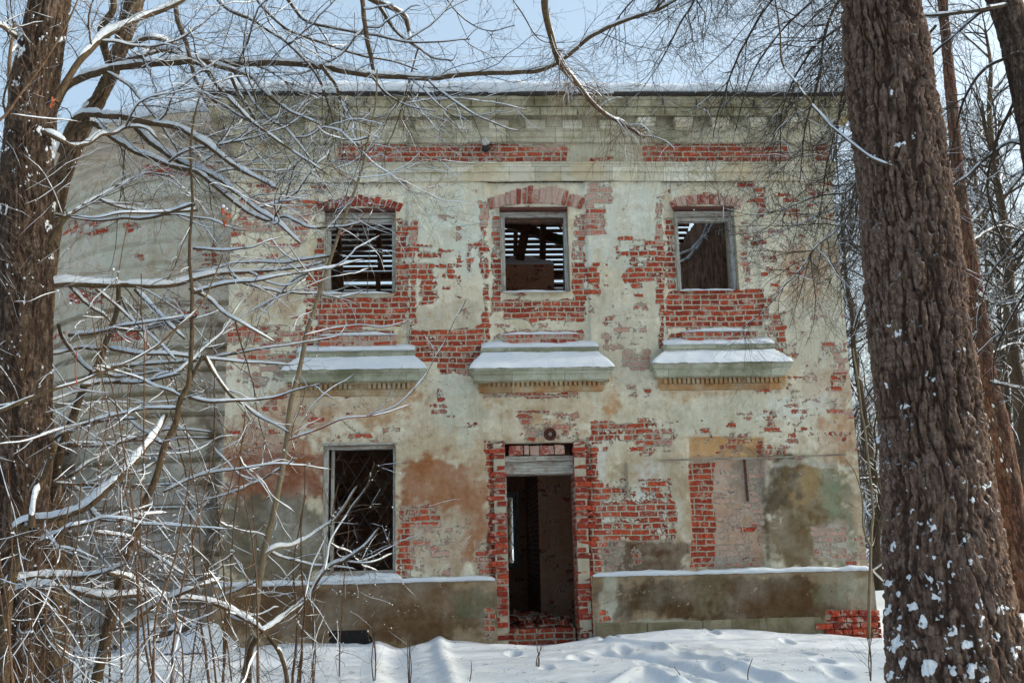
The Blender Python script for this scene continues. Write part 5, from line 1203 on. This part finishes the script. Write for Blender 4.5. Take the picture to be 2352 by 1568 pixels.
for i,(x,D,n,hh,lab) in enumerate(((110,7.0,6,(500,1150),'upright brown shoots beside the linden trunk at the lower left'),(330,7.4,6,(400,1000),'cluster of upright brown stems in the middle of the left thicket'),(470,8.3,6,(400,950),'thin dark stems in front of the seam between rotunda and main front'),
    (640,9.0,6,(250,620),'reddish whippy stems before the plinth under the barred window, left part'),(760,9.3,5,(150,420),'low spreading twigs just below the barred window'),(400,6.6,5,(200,600),'low fine twigs poking from the snow at the bottom of the thicket'),(200,9.5,5,(500,1000),'tall stems close to the curved rotunda wall'),(20,6.4,4,(300,900),'ruddy shoots at the extreme lower left corner'),(540,7.6,5,(300,800),'slender brown shoots between the dark rough stem and the pale grey sapling'))):
    shrub('bramble_shrub' if hh[1]<500 else 'dogwood_shrub',lab,(x,1568),D,[],auto=max(2,int(n*.8)),autoh=hh,autow=6 if hh[1]>500 else 4,autospread=55,d=(8,10,5),mat='bark_twig',clump=90,l1=(.15,.6),sn=.28,boughs=.18 if hh[1]>620 else .06)
# near out-of-focus-like diagonal shoots
n1=empty('maple_shoot',ground_base(-60,1568,4.2),'long smooth pale shoot slanting from the left edge up across the thicket','shoot')
q=[add_branch(n1,[(-300,1100),(-100,985),(0,945),(73,916),(135,894),(176,883),(220,865),(286,835),(330,810),(384,773),(432,729),(458,703),(476,674),(494,638),(513,586)],4.2,4.6,11,3,'bark_branch',.3,'stem',.02),
   add_branch(n1,[(176,883),(172,840),(178,790)],4.3,4.3,3,1.5,'bark_red',0,'twig',0),add_branch(n1,[(336,806),(336,770),(334,738)],4.4,4.4,3,1.5,'bark_red',0,'twig',0),add_branch(n1,[(150,890),(200,900),(260,905)],4.3,4.2,3,1.5,'bark_red',.5,'twig',0),add_branch(n1,g([(-300,1100),(-330,1300),(-340,1568)],4.2),4.2,4.2,15,18,'bark_grey',0,'stem',0)]
n2=empty('maple_shoot',ground_base(-80,1568,2.8),'ruddy shoot slanting up across the linden trunk in the upper left corner','shoot')
add_branch(n2,[(-160,420),(-60,330),(0,278),(22,260),(60,200),(120,110),(150,60),(182,0),(200,-40)],2.8,2.9,9,3,'bark_twig',0,'stem',0)
add_branch(n2,[(22,260),(80,268),(130,275),(182,284)],2.8,2.9,4,2,'bark_twig',.6,'twig',0);add_branch(n2,g([(-160,420),(-220,900),(-240,1500)],2.8),2.8,2.8,12,18,'bark_red',0,'stem',0)
# ---- dead leaves
def leaf(th,px,py,D,s):
    c=at(px,py,D);n=14;V=[tuple(c)];r_=s*D/FPX
    lobes=[(a,(1,.45,.8,.4,.95,.42,.75,.4,.9,.5,.3,.12,.3,.5)[i%14]) for i,a in enumerate(np.linspace(0,2*math.pi,n,endpoint=False))]
    t=random.uniform(-.4,.4)
    for a,l in lobes:
        x=math.sin(a+t)*l*r_;z=math.cos(a+t)*l*r_;V.append((c[0]+x*.8,c[1]+abs(x)*.9+random.uniform(-.3,.3)*r_,c[2]-z))
    F=[(0,1+i,1+(i+1)%n) for i in range(n)]
    o=mesh('leaf',V,F,M['leaf'],th,False);m=o.modifiers.new('t','SOLIDIFY');m.thickness=.0015
lf=empty('dead_leaf',tuple(at(517,470,8)),'curled orange dead leaf with snow on it caught in the thicket by the left brickwork','leaf')
for (x,y,s) in ((510,484,14),(522,494,14),(514,510,15)): leaf(lf,x,y,8,s)
V,F=clumps([at(513,474,7.97),at(521,479,7.97)],np.array([.014,.012]));mesh('snow_cap',V,F,M['snow'],lf)
lf2=empty('dead_leaf',tuple(at(120,235,7.4)),'small brown dead leaf hanging in front of the linden trunk','leaf');leaf(lf2,119,228,7.4,11);leaf(lf2,116,240,7.4,9)
# ---- dry weeds standing in the snow in front
for i,(px,py,h,lab) in enumerate(((2000,1558,120,'single bent dry stalk in the snow at the foot of the larch'),(1235,1540,60,'forked dry stalk in the snow before the doorway'),(720,1575,220,'dry twiggy weed in the snow under the barred window, the tallest weed'),(860,1575,160,'dry branching weed left of the pointed stake'),(1076,1568,50,'pair of thin dry stalks right of the pointed stake'),(1720,1566,55,'short bare stalk in the snow before the right plinth'),(1560,1570,40,'tiny bare stalk at the bottom edge, right of centre'),(940,1578,110,'thin dry weed beside the pointed stake'))):
    x,y=G(px,py,-.12);D=14+y;th=empty('dry_weed',(x,y,gz(x,y)),lab,'weed','dry weeds in the snow')
    q=[px_curve([(px,py+8),(px+random.uniform(-6,6),py-h*.4),(px+random.uniform(-16,16),py-h)],D,D,3,1.5,K=10) for _ in range(1 if h<60 else 3)]
    V,F=cat([tubes(P,R,5) for P,R in q]);mesh('stalk',V,F,M['bark_twig'],th)
    if h>55: parts_twigs(th,[spawn(q,6 if h<130 else 12,lambda L,u:.08+.3*u,lambda l:.0018+0*l,6,(25,60),.14,.02,.2,1.)],'twigs','bark_twig',.2,1,.001)
# ------------------------------------------------------------------ background wood
def wood_tree(nm,label,h,r,seed,sn=.4,up=.05,crown=.3,d=(2.6,3.,3.4),mat='bark_dark'):
    rng=np.random.default_rng(seed)
    th=empty(nm,(0,0,0),label,'tree','bare trees of the wood behind')
    z=np.linspace(0,h,14);P=np.stack((np.cumsum(rng.normal(0,.09,14)),np.cumsum(rng.normal(0,.09,14)),z-.3),1);P[:,:2]-=P[0,:2]
    R=r*(1-.85*(z/h)**1.1);P,R=rs(P,R,40);P=P[None];R=R[None]
    V,F=tubes(P,R,10);tr=mesh('trunk',V,F,M['bark_left'] if seed%2 else M['bark_dark'],th)
    a=spawn([(P,R)],d[0],lambda L,u:(.6+2.6*u)*h/14,lambda l:.012+.012*l,10,(35,75),.12,up,crown,1.)
    b=spawn([a],d[1],lambda L,u:.4+1.3*u,lambda l:.007+.003*l,7,(30,60),.14,up*.5,.1,1.)
    c=spawn([b],d[2],lambda L,u:.25+.7*u,lambda l:.0055+0*l,5,(30,60),.14,0,.1,1.)
    V,F=cat([tubes(*q,3) for q in (a,b,c)]);mesh('crown',V,F,M[mat],th)
    S=[snowcaps(q[0][:int(len(q[0])*sn)],q[1][:int(len(q[1])*sn)],1.4,seed,.006) for q in (a,b)]
    V,F=cat(S);mesh('snow',V,F,M['snow'],th)
    return th
def copy_tree(o,loc,rz,s,label):
    c=o.copy();COL.objects.link(c);c.location=loc;c.rotation_euler=(0,0,rz);c.scale=(s,s,s);c['label']=label
    for ch in o.children:
        k=ch.copy();COL.objects.link(k);k.parent=c
    return c
protos=[wood_tree('bare_tree','x',14,.2,1),wood_tree('bare_tree','x',11,.14,2,.5,.1,.1,(3,3,2.6)),wood_tree('bare_tree','x',16,.24,3,.3,.02,.35),wood_tree('bare_tree','x',6,.05,4,.6,.14,.05,(4,3.5,3))]
spots=[ # px, depth, kind, scale
 (1925,24,3,1.1),(1960,22,3,1.),(2010,26,1,1.),(2040,20,3,.9),(2250,24,1,1.),(2320,22,3,1.2),(2330,30,0,1.),(2210,30,0,1.),(2380,26,2,1.),(1990,34,2,1.),(1900,36,0,1.),(2290,38,2,1.1),(2150,40,0,1.1),(1860,30,1,1.),(2050,36,0,1.1),(1940,40,1,1.2),(2350,44,0,1.2),(2240,48,2,1.2),(1960,52,0,1.2),(2100,55,2,1.2),(1890,50,2,1.),
 (1945,28,3,1.3),(1975,30,3,1.2),(2270,28,3,1.2),(2400,20,1,1.),(2300,19,3,.8),(2190,27,1,.9),(2230,36,1,1.1),(2360,34,1,1.1),
 (-20,30,0,1.),(20,34,1,1.1),(-60,26,2,1.),(60,44,0,1.),(-10,40,3,1.6),(30,26,3,1.)]
SHADE_TREES=[(19,-.6,1,1.2),(21.5,-3.2,1,1.),(29,-2.2,1,1.4),(14,-2.2,1,1.),(16.5,-1.2,1,1.1),(24,-2.4,1,1.2),(20,-4.6,0,1.),(27,-1.,1,1.2),(33,-3.5,0,1.)]  # more trees of the wood, out of view, added to dapple the snow with shade
WHERE=['past the right house corner','between house corner and larch','between larch and leaning pine','right of the leaning pine','at the right edge','left of the rotunda']
KIND=['straight high-crowned bare tree','young low-branching bare tree','stout bare tree','thin snow-laden young tree']
lab_used={}
for i,(px,D,k,s) in enumerate(spots):
    p=at(px,1300,D);x,y=p[0],p[1];z=gz(x,y)
    w=WHERE[5] if px<300 else WHERE[0] if px<1960 else WHERE[1] if px<2060 else WHERE[2] if px<2260 else WHERE[3] if px<2340 else WHERE[4]
    far='near' if D<25 else 'farther off' if D<33 else 'well back' if D<43 else 'deep in the wood'
    lab=f'{KIND[k]} {far} {w}';n=lab_used.get(lab,0);lab_used[lab]=n+1
    if n: lab+=', second of them' if n==1 else ', third of them'
    first=protos[k] is not None and not protos[k].get('placed')
    if first:
        o=protos[k];o['placed']=1;o.location=(x,y,z);o.rotation_euler=(0,0,i*1.3);o.scale=(s,s,s);o['label']=lab
    else: copy_tree(protos[k],(x,y,z),i*1.3,s,lab)
for i,(x,y,k,s) in enumerate(SHADE_TREES): copy_tree(protos[k],(x,y,gz(x,y)),i*2.1+.7,s,KIND[k]+' added for shade beyond the right edge, '+('first','second','third','fourth','fifth','sixth','seventh','eighth','ninth')[i]+' from the house')
for o in protos: del o['placed']
# far-off wood as one mass
N=420;ang=RNG.uniform(-70,110,N);rad=RNG.uniform(60,130,N);x=rad*np.sin(np.radians(ang));y=-14+rad*np.cos(np.radians(ang))
P=np.zeros((N,6,3));hh=RNG.uniform(9,17,N)
for k in range(6): P[:,k]=np.stack((x+RNG.normal(0,.15,N)*k*.5,y+RNG.normal(0,.1,N)*k*.5,-1.2+hh*k/5),1)
R=RNG.uniform(.08,.24,N)[:,None]*np.linspace(1,.25,6)[None]
a=spawn([(P,R)],1.,lambda L,u:1+3*u,lambda l:.03+0*l,5,(25,65),.1,.05,.25,1.);b=spawn([a],1.1,lambda L,u:.6+1.5*u,lambda l:.016+0*l,4,(30,60),.12,0,.1,1.)
V,F=cat([tubes(P,R,6),tubes(*a,3),tubes(*b,3)]);tag(mesh('distant_wood',V,F,M['bark_dark'],None),'mass of bare trunks and twigs closing the view far beyond the house','wood',None,'stuff')

V=[];F=[];n=0
for i in range(420):
    px=random.uniform(640,2030);py=1463+105*random.random()**1.3;x,y=G(px,py,-.05)
    if y>-.2: continue
    z=gz(x,y);a=random.uniform(0,6.28);l=random.choice((.006,.01,.02,.05))*random.uniform(.6,1.4);w=random.uniform(.0012,.004)
    d=np.array((math.cos(a)*l,math.sin(a)*l,random.uniform(-.3,.5)*l));sd_=np.array((-math.sin(a)*w,math.cos(a)*w,0));c=np.array((x,y,z+.003))
    V+=[c-d-sd_,c-d+sd_,c+d+sd_*.5,c+d-sd_*.5,c+(0,0,w*1.5)];F+=[(n,n+1,n+2,n+3),(n,n+1,n+4),(n+1,n+2,n+4),(n+2,n+3,n+4),(n+3,n,n+4)];n+=5
tag(mesh('bark_litter',V,F,M['bark_twig'],None,False),'fine bark bits and broken twig ends strewn over the snow before the house','litter',None,'stuff')

# ------------------------------------------------------------------ light, sky, camera
w=bpy.data.worlds.new('World');SC.world=w;w.use_nodes=True
nt=w.node_tree;sky=nt.nodes.new('ShaderNodeTexSky');sky.sky_type='NISHITA';sky.sun_disc=False
SUN_EL,SUN_AZ=21.,3.0     # degrees; azimuth measured from +X towards +Y (sun just behind the plane of the front)
sky.sun_elevation=R_(SUN_EL);sky.sun_rotation=R_(90-SUN_AZ);sky.air_density=1.;sky.dust_density=8.;sky.ozone_density=1.2
mx=nt.nodes.new('ShaderNodeMix');mx.data_type='RGBA';mx.blend_type='MULTIPLY';mx.inputs[0].default_value=1.;mx.inputs[7].default_value=(.915,1.015,1.03,1.);nt.links.new(sky.outputs[0],mx.inputs[6]);hz=nt.nodes.new('ShaderNodeMix');hz.data_type='RGBA';hz.inputs[0].default_value=.22;hz.inputs[7].default_value=(4.3,5.3,6.0,1.);nt.links.new(mx.outputs[2],hz.inputs[6]);nt.links.new(hz.outputs[2],nt.nodes['Background'].inputs[0]);nt.nodes['Background'].inputs[1].default_value=.15
sd=bpy.data.lights.new('sun','SUN');sd.energy=2.0;sd.angle=R_(.6);sd.color=(1.,.95,.89)
so=link(bpy.data.objects.new('sun',sd))
from mathutils import Vector,Matrix
el,az=R_(SUN_EL),R_(SUN_AZ);dv=Vector((math.cos(el)*math.cos(az),math.cos(el)*math.sin(az),math.sin(el)))
so.rotation_euler=dv.to_track_quat('Z','Y').to_euler();so.location=(20,-5,15)
cd=bpy.data.cameras.new('camera');cam=link(bpy.data.objects.new('camera',cd));cd.sensor_width=36;cd.lens=FPX/2352*36;cd.clip_end=2000;cd.clip_start=.05
mt=Matrix(((RT[0],UP[0],-FW[0],CAM[0]),(RT[1],UP[1],-FW[1],CAM[1]),(RT[2],UP[2],-FW[2],CAM[2]),(0,0,0,1)));cam.matrix_world=mt
SC.camera=cam
vs=SC.view_settings;vs.view_transform='Standard';vs.look='None';vs.exposure=.98;vs.gamma=1;vs.use_curve_mapping=False
SC.render.engine='CYCLES';SC.cycles.max_bounces=6
